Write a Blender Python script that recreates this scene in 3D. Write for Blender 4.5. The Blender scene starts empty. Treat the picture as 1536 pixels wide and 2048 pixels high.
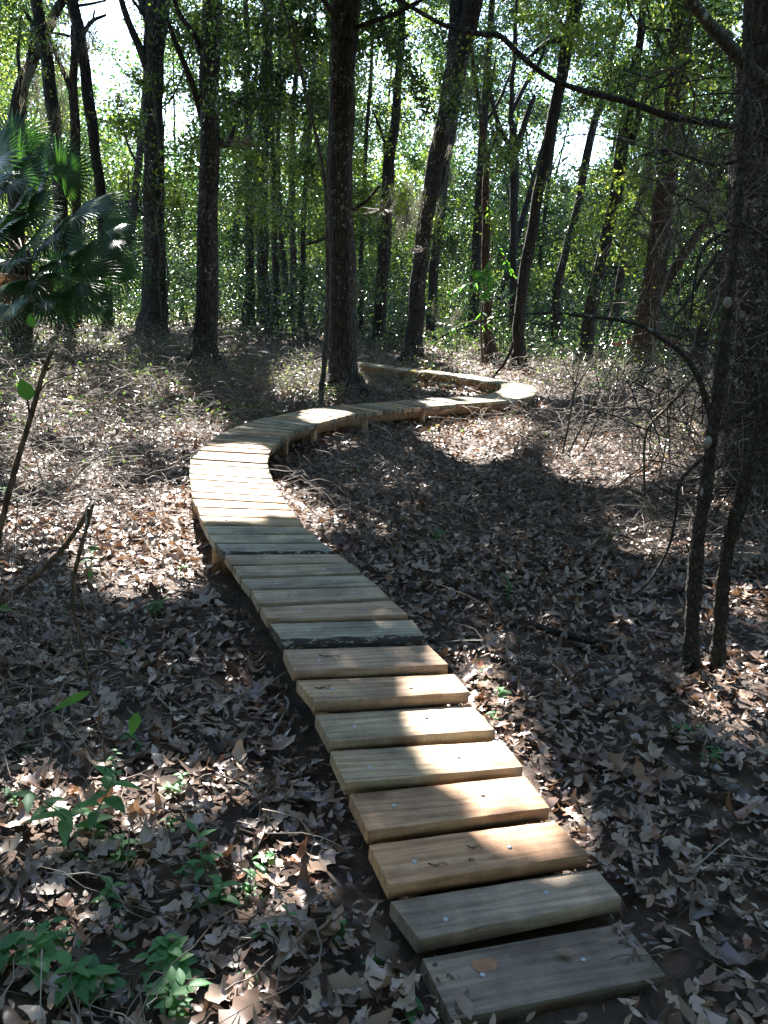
import bpy, math, random
import numpy as np
from mathutils import Vector, Matrix
R = math.radians
rng = np.random.default_rng(7)
random.seed(7)
C = bpy.context.scene.collection

# ------------------------------------------------------------------ camera geometry
F, HY, CX, CY, CAMZ = 1700.0, 590.0, 768.0, 1024.0, 1.66
ROLL = math.radians(4.0); cR, sR = math.cos(ROLL), math.sin(ROLL)      # the phone was held slightly tilted
TH = math.atan((CY - HY) / F)
cT, sT = math.cos(TH), math.sin(TH)
def ray(px, py):
    x = (px - CX) / F; y = -(py - CY) / F
    x, y = x * cR - y * sR, x * sR + y * cR
    return np.array([x, cT + y * sT, -sT + y * cT])
def at(px, py, Y):
    r = ray(px, py); p = r * (Y / r[1]); p[2] += CAMZ
    return p
def proj(P):
    """world points (N,3) -> photograph pixels"""
    P = np.asarray(P, float); X = P[:, 0]; Y = P[:, 1]; Z = P[:, 2] - CAMZ
    d = Y * cT - Z * sT
    u = Y * sT + Z * cT
    d = np.where(d < 0.05, 0.05, d)
    a = X / d; b = u / d
    return CX + F * (a * cR + b * sR), CY - F * (-a * sR + b * cR)

# ------------------------------------------------------------------ terrain
GY = [-30, 0, 1.8, 2.5, 3.2, 4.0, 4.7, 5.5, 7, 9, 12, 16, 20, 25, 30, 40, 60, 100, 400]
GR = [1.66, 1.66, 1.662, 1.655, 1.64, 1.62, 1.61, 1.60, 1.60, 1.60, 1.60, 1.59, 1.56, 1.46, 1.38, 1.25, 1.0, .6, -2]
def gz(x, y):
    x = np.asarray(x, float); y = np.asarray(y, float)
    b = CAMZ - np.interp(y, GY, GR)
    a = np.clip((y - 6) / 20, 0.15, 1.5)
    n = .05 * np.sin(x * 1.3 + 2 * np.sin(y * .6)) * np.cos(y * .9 + .7 * np.sin(x * .8)) + .03 * np.sin(x * 3.1 + y * 1.7) * np.sin(y * 2.3 - x)
    return b + n * a
def gpt(px, py, y0=1.0, y1=120.0):
    """where the ray through a pixel meets the ground"""
    r = ray(px, py); lo = None
    ys = np.linspace(y0, y1, 2400)
    zz = CAMZ + r[2] / r[1] * ys; xx = r[0] / r[1] * ys
    below = zz < gz(xx, ys)
    k = int(np.argmax(below)) if below.any() else len(ys) - 1
    return np.array([xx[k], ys[k], float(gz(xx[k], ys[k]))])

# ------------------------------------------------------------------ mesh helpers
class MB:
    def __init__(s): s.v = []; s.f4 = []; s.f3 = []; s.n = 0
    def add(s, v, f4=None, f3=None):
        v = np.asarray(v, float).reshape(-1, 3); s.v.append(v)
        if f4 is not None and len(f4): s.f4.append(np.asarray(f4, int).reshape(-1, 4) + s.n)
        if f3 is not None and len(f3): s.f3.append(np.asarray(f3, int).reshape(-1, 3) + s.n)
        s.n += len(v)
    def mesh(s, name, mat, smooth=False, off=(0, 0, 0)):
        v = np.concatenate(s.v) - np.asarray(off, float) if s.v else np.zeros((0, 3))
        f4 = np.concatenate(s.f4) if s.f4 else np.zeros((0, 4), int)
        f3 = np.concatenate(s.f3) if s.f3 else np.zeros((0, 3), int)
        me = bpy.data.meshes.new(name)
        me.vertices.add(len(v)); me.vertices.foreach_set('co', v.ravel())
        nl = len(f4) * 4 + len(f3) * 3; me.loops.add(nl)
        me.loops.foreach_set('vertex_index', np.concatenate([f4.ravel(), f3.ravel()]).astype(np.int32))
        npoly = len(f4) + len(f3); me.polygons.add(npoly)
        st = np.concatenate([np.arange(len(f4)) * 4, len(f4) * 4 + np.arange(len(f3)) * 3]).astype(np.int32)
        me.polygons.foreach_set('loop_start', st)
        if smooth: me.polygons.foreach_set('use_smooth', np.ones(npoly, bool))
        me.materials.append(mat); me.update(calc_edges=True); me.validate()
        return me
    def obj(s, name, mat, parent=None, smooth=False):
        off = (0, 0, 0)
        if parent is not None: off = tuple(parent.location)
        o = bpy.data.objects.new(name, s.mesh(name, mat, smooth, off)); C.objects.link(o)
        if parent is not None: o.parent = parent
        return o
def thing(name, label, cat, loc, group=None):
    o = bpy.data.objects.new(name, None); C.objects.link(o); o.location = tuple(float(a) for a in loc)
    o.empty_display_size = .2
    o['label'] = label; o['category'] = cat
    if group: o['group'] = group
    return o
def tag(o, label=None, cat=None, group=None, kind=None):
    if label: o['label'] = label
    if cat: o['category'] = cat
    if group: o['group'] = group
    if kind: o['kind'] = kind
    return o
def smooth_path(P, W, per=5):
    P = np.asarray(P, float); W = np.asarray(W, float)
    if len(P) < 3: per = max(per, 3)
    A = np.concatenate([[2 * P[0] - P[1]], P, [2 * P[-1] - P[-2]]])
    out = []; wo = []
    for i in range(len(P) - 1):
        p0, p1, p2, p3 = A[i:i + 4]
        for k in range(per):
            t = k / per
            out.append(.5 * ((2 * p1) + (-p0 + p2) * t + (2 * p0 - 5 * p1 + 4 * p2 - p3) * t * t + (-p0 + 3 * p1 - 3 * p2 + p3) * t ** 3))
            wo.append(W[i] * (1 - t) + W[i + 1] * t)
    out.append(P[-1]); wo.append(W[-1])
    return np.array(out), np.array(wo)
def tube(mb, P, Rr, n=8, rough=0.0, cap=True, lobes=0.0, seed=0):
    P = np.asarray(P, float); Rr = np.asarray(Rr, float); m = len(P)
    T = np.gradient(P, axis=0); T /= np.linalg.norm(T, axis=1)[:, None] + 1e-9
    ref = np.array([1., 0, 0]) if abs(T[0][0]) < .8 else np.array([0, 0, 1.])
    U = ref - T * (T @ ref)[:, None]; U /= np.linalg.norm(U, axis=1)[:, None] + 1e-9
    V = np.cross(T, U)
    a = np.arange(n) / n * 2 * np.pi
    r = Rr[:, None] * np.ones((1, n))
    if rough or lobes:
        rr = np.random.default_rng(abs(seed) + 11)
        k = np.arange(m)[:, None]
        r = r * (1 + rough * (rr.random((m, n)) - .5) * 2 + lobes * np.sin(a * 5 + seed + k * .02) * .5 + lobes * np.sin(a * 3 + seed * 2 - k * .05) * .5)
    v = P[:, None, :] + r[..., None] * (np.cos(a)[None, :, None] * U[:, None, :] + np.sin(a)[None, :, None] * V[:, None, :])
    i = np.arange(m - 1)[:, None] * n; j = np.arange(n)[None, :]; j2 = (j + 1) % n
    f = np.stack([i + j, i + j2, i + n + j2, i + n + j], -1).reshape(-1, 4)
    mb.add(v.reshape(-1, 3), f)
    if cap:
        b = mb.n - m * n
        mb.f3.append(np.array([[b + (m - 1) * n, b + (m - 1) * n + q, b + (m - 1) * n + q + 1] for q in range(1, n - 1)]))
def rand_dirs(n, r):
    d = r.normal(size=(n, 3)); return d / np.linalg.norm(d, axis=1)[:, None]
def leaf_quads(mb, Cn, size, r, flat=0.0, droop=0.0, ratio=.5, fold=.12):
    """one pointed, folded leaf (two triangles) at each centre"""
    n = len(Cn)
    if n == 0: return
    d = rand_dirs(n, r); d[:, 2] -= droop; d[:, 2] *= (1 - flat * .7); d /= np.linalg.norm(d, axis=1)[:, None]
    q = rand_dirs(n, r) * (1 - flat) + np.array([0, 0, 1.]) * flat
    s = np.cross(d, q); s /= np.linalg.norm(s, axis=1)[:, None] + 1e-9
    nn = np.cross(s, d)
    L = (size * .5)[:, None]; W = L * ratio
    v = np.stack([Cn - d * L, Cn + s * W + nn * W * fold * 3 - d * L * .1, Cn + d * L, Cn - s * W + nn * W * fold * 3 - d * L * .1], 1)
    b = np.arange(n)[:, None] * 4
    f = np.concatenate([b + np.array([0, 1, 2]), b + np.array([0, 2, 3])])
    mb.add(v.reshape(-1, 3), None, f)
def template_leaves(mb, Cn, size, r, stations, widths, tilt=.45, curl=.5, ratio=1.0, normal=None):
    """litter leaves: a strip down each side of the midrib, each curled its own way"""
    n = len(Cn); m = len(stations)
    t = np.asarray(stations) - .5; w = np.asarray(widths) * ratio
    loc = np.zeros((m * 3, 2))
    for k in range(m):
        loc[k * 3] = (t[k], -w[k]); loc[k * 3 + 1] = (t[k], 0); loc[k * 3 + 2] = (t[k], w[k])
    X = np.repeat(loc[None, :, 0], n, 0); Y = np.repeat(loc[None, :, 1], n, 0)
    Y = Y * (1 + .25 * (r.random((n, 1)) - .5)); Y += .12 * (r.random((n, 1)) - .5) * X ** 2 * 4
    c1 = (r.random((n, 1)) - .35) * curl * 2.2; c2 = (r.random((n, 1)) - .3) * curl * 3; c3 = (r.random((n, 1)) - .5) * curl * 2
    Z = c1 * X ** 2 + c2 * Y ** 2 + c3 * X * Y + .05 * curl * (r.random(X.shape) - .5)
    P = np.stack([X, Y, Z], -1) * size[:, None, None]
    a = r.random(n) * 2 * np.pi; tx = r.normal(size=n) * tilt; ty = r.normal(size=n) * tilt
    ca, sa = np.cos(a), np.sin(a)
    def rot(P, c, s, i, j):
        Q = P.copy(); Q[..., i] = P[..., i] * c[:, None] - P[..., j] * s[:, None]; Q[..., j] = P[..., i] * s[:, None] + P[..., j] * c[:, None]; return Q
    P = rot(P, np.cos(tx), np.sin(tx), 1, 2); P = rot(P, np.cos(ty), np.sin(ty), 0, 2); P = rot(P, ca, sa, 0, 1)
    P += Cn[:, None, :]
    f = []
    for k in range(m - 1):
        for s in (0, 1): f.append([k * 3 + s, k * 3 + s + 1, (k + 1) * 3 + s + 1, (k + 1) * 3 + s])
    f = np.array(f)[None] + (np.arange(n) * m * 3)[:, None, None]
    mb.add(P.reshape(-1, 3), f.reshape(-1, 4))
def blade(mb, base, d, up, L, W, droop=.3, m=6, shape=None, fold=.15):
    """one larger leaf: pointed oval, folded on its midrib and bending down"""
    base = np.asarray(base, float); d = np.asarray(d, float); d = d / np.linalg.norm(d)
    s = np.cross(d, up); s /= np.linalg.norm(s) + 1e-9; nn = np.cross(s, d)
    v = []
    for k in range(m + 1):
        t = k / m; w = W * .5 * (math.sin(math.pi * min(1, t ** .75 * .98 + .01))) if shape is None else W * .5 * shape(t)
        c = base + d * L * t - np.array([0, 0, 1.]) * droop * L * t * t
        v += [c - s * w + nn * w * fold * 2, c, c + s * w + nn * w * fold * 2]
    f = []
    for k in range(m):
        for q in (0, 1): f.append([k * 3 + q, k * 3 + q + 1, (k + 1) * 3 + q + 1, (k + 1) * 3 + q])
    mb.add(v, f)

# ------------------------------------------------------------------ materials
def newmat(name):
    m = bpy.data.materials.new(name); m.use_nodes = True; nt = m.node_tree; nt.nodes.clear()
    out = nt.nodes.new('ShaderNodeOutputMaterial'); return m, nt, out
def N(nt, t, **kw):
    n = nt.nodes.new(t)
    for k, v in kw.items():
        if k in n.inputs: n.inputs[k].default_value = v
        else: setattr(n, k, v)
    return n
def ramp(nt, fac, stops, interp='LINEAR'):
    n = nt.nodes.new('ShaderNodeValToRGB'); cr = n.color_ramp; cr.interpolation = interp
    while len(cr.elements) < len(stops): cr.elements.new(.5)
    for e, (p, c) in zip(cr.elements, stops): e.position = p; e.color = (*c, 1) if len(c) == 3 else c
    nt.links.new(fac, n.inputs[0]); return n
def mix(nt, fac, a, b, blend='MIX'):
    n = nt.nodes.new('ShaderNodeMix'); n.data_type = 'RGBA'; n.blend_type = blend
    for s, v in ((n.inputs[0], fac), (n.inputs[6], a), (n.inputs[7], b)):
        if hasattr(v, 'is_output'): nt.links.new(v, s)
        elif isinstance(v, tuple): s.default_value = (*v, 1) if len(v) == 3 else v
        else: s.default_value = v
    return n.outputs[2]
def leafmat(name, cols, tcols, tr=.45, rough=.4, spec=.5):
    m, nt, out = newmat(name)
    g = N(nt, 'ShaderNodeNewGeometry')
    c = ramp(nt, g.outputs['Random Per Island'], cols); t = ramp(nt, g.outputs['Random Per Island'], tcols)
    p = N(nt, 'ShaderNodeBsdfPrincipled', Roughness=rough); p.inputs['Specular IOR Level'].default_value = spec
    nt.links.new(c.outputs[0], p.inputs['Base Color'])
    tl = N(nt, 'ShaderNodeBsdfTranslucent'); nt.links.new(t.outputs[0], tl.inputs[0])
    mx = N(nt, 'ShaderNodeMixShader'); mx.inputs[0].default_value = tr
    nt.links.new(p.outputs[0], mx.inputs[1]); nt.links.new(tl.outputs[0], mx.inputs[2]); nt.links.new(mx.outputs[0], out.inputs[0])
    return m
M = {}
M['crown'] = leafmat('crown_leaf', [(0, (.014, .036, .016)), (.5, (.024, .055, .022)), (1, (.042, .082, .03))], [(0, (.02, .07, .012)), (.55, (.07, .16, .025)), (.85, (.15, .25, .035)), (1, (.36, .43, .07))], .42, .24, .9)
M['crown3'] = leafmat('crown_leaf_painted_shade', [(0, (.010, .026, .014)), (.7, (.02, .044, .022)), (1, (.04, .07, .03))], [(0, (.008, .03, .008)), (1, (.05, .11, .02))], .36, .24, .9)  # darker copy of the crown leaf, shade put into its colour
M['crown4'] = leafmat('crown_leaf_painted_light', [(0, (.03, .07, .02)), (1, (.06, .11, .03))], [(0, (.10, .20, .02)), (.6, (.22, .33, .035)), (1, (.42, .48, .07))], .52, .26, .8)  # lighter copy of the crown leaf, sunlight put into its colour
M['crown2'] = leafmat('yellow_green_leaf', [(0, (.05, .09, .02)), (1, (.09, .14, .03))], [(0, (.2, .36, .03)), (1, (.5, .55, .08))], .6, .35, .5)
M['shrub'] = leafmat('shrub_leaf', [(0, (.012, .030, .014)), (.6, (.022, .048, .02)), (1, (.045, .08, .03))], [(0, (.01, .035, .008)), (.6, (.03, .075, .015)), (1, (.16, .24, .04))], .36, .26, .8)
M['under'] = leafmat('undergrowth_leaf', [(0, (.025, .055, .02)), (.45, (.05, .085, .03)), (.7, (.10, .09, .045)), (1, (.22, .18, .11))], [(0, (.08, .2, .02)), (.6, (.2, .28, .05)), (1, (.3, .22, .1))], .4, .3, .7)
M['herb'] = leafmat('herb_leaf', [(0, (.055, .16, .065)), (1, (.10, .24, .09))], [(0, (.08, .30, .02)), (1, (.2, .48, .03))], .42, .5, .35)
M['palm'] = leafmat('palm_leaf', [(0, (.018, .06, .026)), (1, (.045, .11, .04))], [(0, (.03, .11, .012)), (1, (.09, .24, .025))], .26, .42, .5)
M['deadpalm'] = leafmat('dead_palm_leaf', [(0, (.10, .06, .03)), (1, (.2, .13, .07))], [(0, (.15, .08, .03)), (1, (.22, .12, .05))], .2, .6, .3)
M['litter'] = leafmat('dead_leaf', [(0, (.042, .027, .021)), (.22, (.10, .060, .045)), (.48, (.18, .120, .090)), (.7, (.265, .19, .142)), (.86, (.38, .295, .23)), (.93, (.19, .08, .042)), (1, (.32, .245, .18))], [(0, (.10, .04, .02)), (.5, (.22, .10, .05)), (1, (.34, .18, .08))],   .12, .36, .6)
M['moss'] = leafmat('hanging_moss', [(0, (.11, .11, .09)), (1, (.25, .24, .20))], [(0, (.11, .105, .075)), (1, (.2, .19, .14))], .3, .85, .15)
def barkmat(name, c0, c1, lichen=(.4, .42, .4), amount=.0, scale=1.0, patch=14.0, bump=.9, zs=5):
    m, nt, out = newmat(name)
    tc = N(nt, 'ShaderNodeTexCoord'); mp = N(nt, 'ShaderNodeMapping'); mp.inputs['Scale'].default_value = (scale * 26, scale * 26, scale * zs)
    nt.links.new(tc.outputs['Object'], mp.inputs[0])
    no = N(nt, 'ShaderNodeTexNoise', Scale=1.0, Detail=6.0, Roughness=.65); nt.links.new(mp.outputs[0], no.inputs['Vector'])
    vo = N(nt, 'ShaderNodeTexVoronoi', Scale=.8); vo.feature = 'DISTANCE_TO_EDGE'; nt.links.new(mp.outputs[0], vo.inputs['Vector'])
    cr = ramp(nt, no.outputs[0], [(.3, c0), (.68, c1)])
    cv = ramp(nt, vo.outputs[0], [(0, (.35, .35, .35)), (.25, (1, 1, 1))])
    col = mix(nt, 1.0, cr.outputs[0], cv.outputs[0], 'MULTIPLY')
    n2 = N(nt, 'ShaderNodeTexNoise', Scale=patch, Detail=5.0, Roughness=.7); nt.links.new(tc.outputs['Object'], n2.inputs['Vector'])
    n3 = N(nt, 'ShaderNodeTexNoise', Scale=1.3, Detail=2.0); nt.links.new(tc.outputs['Object'], n3.inputs['Vector'])
    mu = N(nt, 'ShaderNodeMath', operation='MULTIPLY_ADD'); nt.links.new(n3.outputs[0], mu.inputs[0]); mu.inputs[1].default_value = .35; nt.links.new(n2.outputs[0], mu.inputs[2])
    a = 1.0 - amount
    rl = ramp(nt, mu.outputs[0], [(min(.98, .70 + .2 * a), (0, 0, 0)), (min(1, .74 + .2 * a), (1, 1, 1))])
    col = mix(nt, rl.outputs[0], col, lichen)
    p = N(nt, 'ShaderNodeBsdfPrincipled', Roughness=.85); p.inputs['Specular IOR Level'].default_value = .25
    nt.links.new(col, p.inputs['Base Color'])
    b = N(nt, 'ShaderNodeBump', Strength=bump, Distance=.03)
    ad = N(nt, 'ShaderNodeMath', operation='ADD'); nt.links.new(no.outputs[0], ad.inputs[0]); nt.links.new(cv.outputs[0], ad.inputs[1])
    nt.links.new(ad.outputs[0], b.inputs['Height']); nt.links.new(b.outputs[0], p.inputs['Normal'])
    nt.links.new(p.outputs[0], out.inputs[0]); return m
M['bark'] = barkmat('dark_bark', (.022, .018, .016), (.078, .066, .057), amount=.35)
M['bark_lichen'] = barkmat('lichened_bark', (.026, .022, .020), (.095, .082, .073), lichen=(.26, .27, .25), amount=.62, patch=16)
M['bark_red'] = barkmat('reddish_bark', (.05, .028, .018), (.16, .10, .07), amount=.3)
M['bark_grey'] = barkmat('grey_bark', (.06, .055, .045), (.15, .135, .115), lichen=(.34, .36, .36), amount=.45, patch=9, bump=.35, scale=1.6)
M['bark_sap'] = barkmat('sapling_bark', (.030, .026, .021), (.085, .074, .06), lichen=(.26, .28, .28), amount=.30, patch=11, bump=.6, scale=2.2, zs=15)
M['bark_brown'] = barkmat('brown_stem', (.09, .06, .04), (.22, .16, .11), amount=.2, scale=3, bump=.3)
M['twig'] = leafmat('twig_bark', [(0, (.07, .055, .045)), (.6, (.16, .13, .11)), (1, (.32, .28, .24))], [(0, (0, 0, 0)), (1, (0, 0, 0))], .0, .75, .3)
M['darktwig'] = leafmat('dark_twig_bark', [(0, (.02, .015, .012)), (.6, (.055, .042, .035)), (.93, (.09, .075, .062)), (1, (.24, .21, .18))], [(0, (0, 0, 0)), (1, (0, 0, 0))], .0, .8, .2)
# ground
m, nt, out = newmat('forest_soil'); M['soil'] = m
tc = N(nt, 'ShaderNodeTexCoord'); n1 = N(nt, 'ShaderNodeTexNoise', Scale=9.0, Detail=8.0, Roughness=.7); n2 = N(nt, 'ShaderNodeTexVoronoi', Scale=14.0)
n4 = N(nt, 'ShaderNodeTexNoise', Scale=.5, Detail=3.0)
for n in (n1, n2, n4): nt.links.new(tc.outputs['Object'], n.inputs['Vector'])
c1 = ramp(nt, n1.outputs[0], [(.3, (.018, .013, .010)), (.6, (.065, .044, .032)), (.8, (.12, .085, .062))])
c2 = ramp(nt, n2.outputs['Color'], [(.1, (.5, .45, .42)), (.9, (1.6, 1.4, 1.25))])
col = mix(nt, 1.0, c1.outputs[0], c2.outputs[0], 'MULTIPLY')
p = N(nt, 'ShaderNodeBsdfPrincipled', Roughness=.9); nt.links.new(col, p.inputs['Base Color'])
b = N(nt, 'ShaderNodeBump', Strength=.8, Distance=.04); nt.links.new(n1.outputs[0], b.inputs['Height']); nt.links.new(b.outputs[0], p.inputs['Normal'])
nt.links.new(p.outputs[0], out.inputs[0])
# sawn timber (colour of each board comes from the object colour)
def woodmat(name, wane=False):
    m, nt, out = newmat(name)
    tc = N(nt, 'ShaderNodeTexCoord'); oi = N(nt, 'ShaderNodeObjectInfo')
    of = N(nt, 'ShaderNodeVectorMath', operation='MULTIPLY_ADD'); nt.links.new(tc.outputs['Object'], of.inputs[0]); of.inputs[1].default_value = (1, 1, 1)
    cb = N(nt, 'ShaderNodeCombineXYZ'); r37 = N(nt, 'ShaderNodeMath', operation='MULTIPLY'); nt.links.new(oi.outputs['Random'], r37.inputs[0]); r37.inputs[1].default_value = 37.0
    for k in range(3): nt.links.new(r37.outputs[0], cb.inputs[k])
    nt.links.new(cb.outputs[0], of.inputs[2])
    g = N(nt, 'ShaderNodeMapping'); g.inputs['Scale'].default_value = (2.6, 46, 40); nt.links.new(of.outputs[0], g.inputs[0])
    wv = N(nt, 'ShaderNodeTexNoise', Scale=1.0, Detail=5.0, Roughness=.6, Distortion=1.4); nt.links.new(g.outputs[0], wv.inputs['Vector'])
    rings = N(nt, 'ShaderNodeMapping'); rings.inputs['Scale'].default_value = (.9, 4.2, 4.2); nt.links.new(of.outputs[0], rings.inputs[0])
    w2 = N(nt, 'ShaderNodeTexWave', Scale=2.0, Distortion=11.0, Detail=3.0); w2.bands_direction = 'Y'; w2.inputs['Detail Scale'].default_value = .7; nt.links.new(rings.outputs[0], w2.inputs['Vector'])
    saw = N(nt, 'ShaderNodeTexWave', Scale=24.0, Distortion=3.5, Detail=3.0); saw.bands_direction = 'X'; sm = N(nt, 'ShaderNodeMapping'); sm.inputs['Rotation'].default_value = (0, 0, .22)
    nt.links.new(of.outputs[0], sm.inputs[0]); nt.links.new(sm.outputs[0], saw.inputs['Vector'])
    ns = N(nt, 'ShaderNodeTexNoise', Scale=4.5, Detail=5.0, Roughness=.65); nt.links.new(of.outputs[0], ns.inputs['Vector'])
    speck = N(nt, 'ShaderNodeTexNoise', Scale=60.0, Detail=2.0); nt.links.new(of.outputs[0], speck.inputs['Vector'])
    c = mix(nt, 1.0, oi.outputs['Color'], ramp(nt, wv.outputs[0], [(.3, (.62, .58, .52)), (.62, (1.08, 1.05, 1.0))]).outputs[0], 'MULTIPLY')
    c = mix(nt, .55, c, ramp(nt, w2.outputs[0], [(.1, (.72, .62, .5)), (.6, (1.08, 1.06, 1.02))]).outputs[0], 'MULTIPLY')
    c = mix(nt, .14, c, ramp(nt, saw.outputs[0], [(.0, (.66, .62, .58)), (.5, (1, 1, 1))]).outputs[0], 'MULTIPLY')
    c = mix(nt, .8, c, ramp(nt, ns.outputs[0], [(.34, (.42, .40, .42)), (.47, (.80, .76, .76)), (.58, (1.08, 1.04, 1.0)), (.75, (1.0, 1.06, 1.04))]).outputs[0], 'MULTIPLY')
    c = mix(nt, ramp(nt, speck.outputs[0], [(.70, (0, 0, 0)), (.78, (.7, .7, .7))]).outputs[0], c, (.10, .07, .05))
    if wane:
        bn = N(nt, 'ShaderNodeTexNoise', Scale=1.0, Detail=6.0, Roughness=.75); bm_ = N(nt, 'ShaderNodeMapping'); bm_.inputs['Scale'].default_value = (18, 45, 45)
        nt.links.new(of.outputs[0], bm_.inputs[0]); nt.links.new(bm_.outputs[0], bn.inputs['Vector'])
        c = mix(nt, ramp(nt, bn.outputs[0], [(.40, (0, 0, 0)), (.47, (1, 1, 1))]).outputs[0], c, (.03, .024, .02))
    # knots: dark oval eyes with a ring, here and there on a board
    km = N(nt, 'ShaderNodeMapping'); km.inputs['Scale'].default_value = (2.6, 6.5, 6.5); nt.links.new(of.outputs[0], km.inputs[0])
    kv = N(nt, 'ShaderNodeTexVoronoi', Scale=1.0); nt.links.new(km.outputs[0], kv.inputs['Vector'])
    c = mix(nt, ramp(nt, kv.outputs['Distance'], [(.10, (.8, .8, .8)), (.15, (.35, .35, .35)), (.20, (0, 0, 0))]).outputs[0], c, (.13, .07, .04))
    p = N(nt, 'ShaderNodeBsdfPrincipled', Roughness=.7); p.inputs['Specular IOR Level'].default_value = .35
    nt.links.new(c, p.inputs['Base Color'])
    b = N(nt, 'ShaderNodeBump', Strength=.2, Distance=.003)
    ad = N(nt, 'ShaderNodeMath', operation='ADD'); nt.links.new(saw.outputs[0], ad.inputs[0]); nt.links.new(wv.outputs[0], ad.inputs[1])
    nt.links.new(ad.outputs[0], b.inputs['Height']); nt.links.new(b.outputs[0], p.inputs['Normal'])
    nt.links.new(p.outputs[0], out.inputs[0]); return m
M['wood'] = woodmat('sawn_pine'); M['wane'] = woodmat('bark_edged_pine', True)
def plain(name, col, rough=.5, metal=0.0):
    m, nt, out = newmat(name)
    p = N(nt, 'ShaderNodeBsdfPrincipled', Roughness=rough, Metallic=metal)
    tc = N(nt, 'ShaderNodeTexCoord'); no = N(nt, 'ShaderNodeTexNoise', Scale=25.0, Detail=3.0); nt.links.new(tc.outputs['Object'], no.inputs['Vector'])
    c = ramp(nt, no.outputs[0], [(.3, tuple(a * .75 for a in col)), (.7, tuple(min(1, a * 1.15) for a in col))])
    nt.links.new(c.outputs[0], p.inputs['Base Color']); nt.links.new(p.outputs[0], out.inputs[0]); return m
M['nail'] = plain('galvanised_nail', (.42, .44, .48), .5, .5)
M['knot'] = plain('pine_knot', (.30, .14, .07), .6)
M['tape'] = plain('red_tape', (.42, .06, .03), .6)
M['cutwood'] = plain('pale_bare_wood', (.24, .23, .21), .85)
M['shroom'] = plain('pale_lichen', (.27, .27, .255), .9)
M['berry'] = plain('purple_berry', (.16, .02, .10), .3)

# ------------------------------------------------------------------ sun direction and light pools
SAZ, SEL = R(-18), R(43)
S = np.array([math.sin(SAZ) * math.cos(SEL), math.cos(SAZ) * math.cos(SEL), math.sin(SEL)])
#  places on the ground that the sun reaches: (x, y, rx, ry, weight) in photograph pixels of the ground point
LIT = [(300, 1065, 110, 78, 1.25), (350, 1010, 60, 40, 1.1), (60, 1030, 85, 35, .8), (160, 1040, 90, 40, .9),
       (960, 1400, 50, 60, .9), (1030, 1500, 45, 60, .9), (1110, 1610, 40, 50, .9),
       (430, 1590, 170, 70, .66), (480, 1690, 150, 80, .66), (250, 1880, 210, 80, .63), (380, 1990, 160, 60, .63), (110, 1560, 90, 60, .60), (60, 1960, 90, 60, .60), (560, 1500, 60, 30, .6),
       (1490, 1370, 60, 65, 1.0), (1490, 1200, 60, 32, .8), (1380, 1100, 110, 28, .5), (1300, 1080, 60, 20, .45),
       (945, 868, 105, 27, 1.1), (1240, 905, 125, 38, 1.1), (1400, 800, 90, 40, .6), (1350, 870, 80, 30, .8), (1130, 745, 210, 32, 1.1), (930, 730, 90, 18, .8),
       (640, 760, 90, 35, .75), (990, 850, 90, 20, .9), 
       (300, 632, 220, 24, 1.0), (60, 690, 120, 40, .75), (180, 690, 60, 20, .85), (130, 760, 170, 50, .62), (60, 850, 130, 60, .63), (250, 860, 130, 45, .6), (370, 850, 80, 30, .66), (300, 780, 120, 35, .58), (150, 940, 120, 35, .56),
       (480, 700, 60, 30, .5), (620, 660, 60, 25, .6), (680, 1030, 90, 30, .55), (800, 1200, 100, 40, .3), (960, 1330, 60, 60, .5), (1180, 1640, 60, 40, .35), (950, 690, 120, 20, .7), (1400, 1000, 60, 25, .5)]
#  and on the deck itself
LITD = [(460, 950, 115, 48, 1.4), (440, 1012, 70, 22, .8), (860, 1335, 38, 28, .8), (885, 1382, 62, 36, 1.2), (925, 1450, 72, 44, 1.3), (985, 1525, 72, 48, 1.3), (1045, 1600, 56, 42, 1.3), (1100, 1662, 44, 30, 1.0),
        (655, 830, 45, 9, .72), (560, 872, 30, 9, .45), (900, 799, 50, 6, .70), (1040, 780, 40, 12, .95), (950, 754, 60, 7, .9), (860, 745, 40, 5, .7), (550, 1026, 70, 14, .8), (700, 1195, 50, 14, .35), (560, 1300, 60, 20, .3)]
LITA = np.array(LIT); LITDA = np.array(LITD)
def vnoise(x, y, seed=0):
    xi = np.floor(x).astype(int); yi = np.floor(y).astype(int); fx = x - xi; fy = y - yi
    fx = fx * fx * (3 - 2 * fx); fy = fy * fy * (3 - 2 * fy)
    def h(i, j):
        n = (i * 374761393 + j * 668265263 + seed * 1442695041) & 0xffffffff
        n = ((n ^ (n >> 13)) * 1274126177) & 0xffffffff
        return ((n ^ (n >> 16)) & 0xffff) / 65535.0
    return (h(xi, yi) * (1 - fx) + h(xi + 1, yi) * fx) * (1 - fy) + (h(xi, yi + 1) * (1 - fx) + h(xi + 1, yi + 1) * fx) * fy
DKY = [0, 1.9, 2.5, 3, 4, 5, 6, 9, 14]; DKR = [1.63, 1.60, 1.48, 1.42, 1.36, 1.36, 1.36, 1.36, 1.36]
def sunfall(P, deck=False):
    """ground (or deck) point that a leaf at P shades"""
    P = np.asarray(P, float); z0 = gz(P[:, 0], P[:, 1]); G = P.copy()
    for _ in range(4):
        t = (P[:, 2] - z0) / S[2]; G = P - S[None] * t[:, None]
        z0 = CAMZ - np.interp(G[:, 1], DKY, DKR) if deck else gz(G[:, 0], G[:, 1])
    return G
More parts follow.
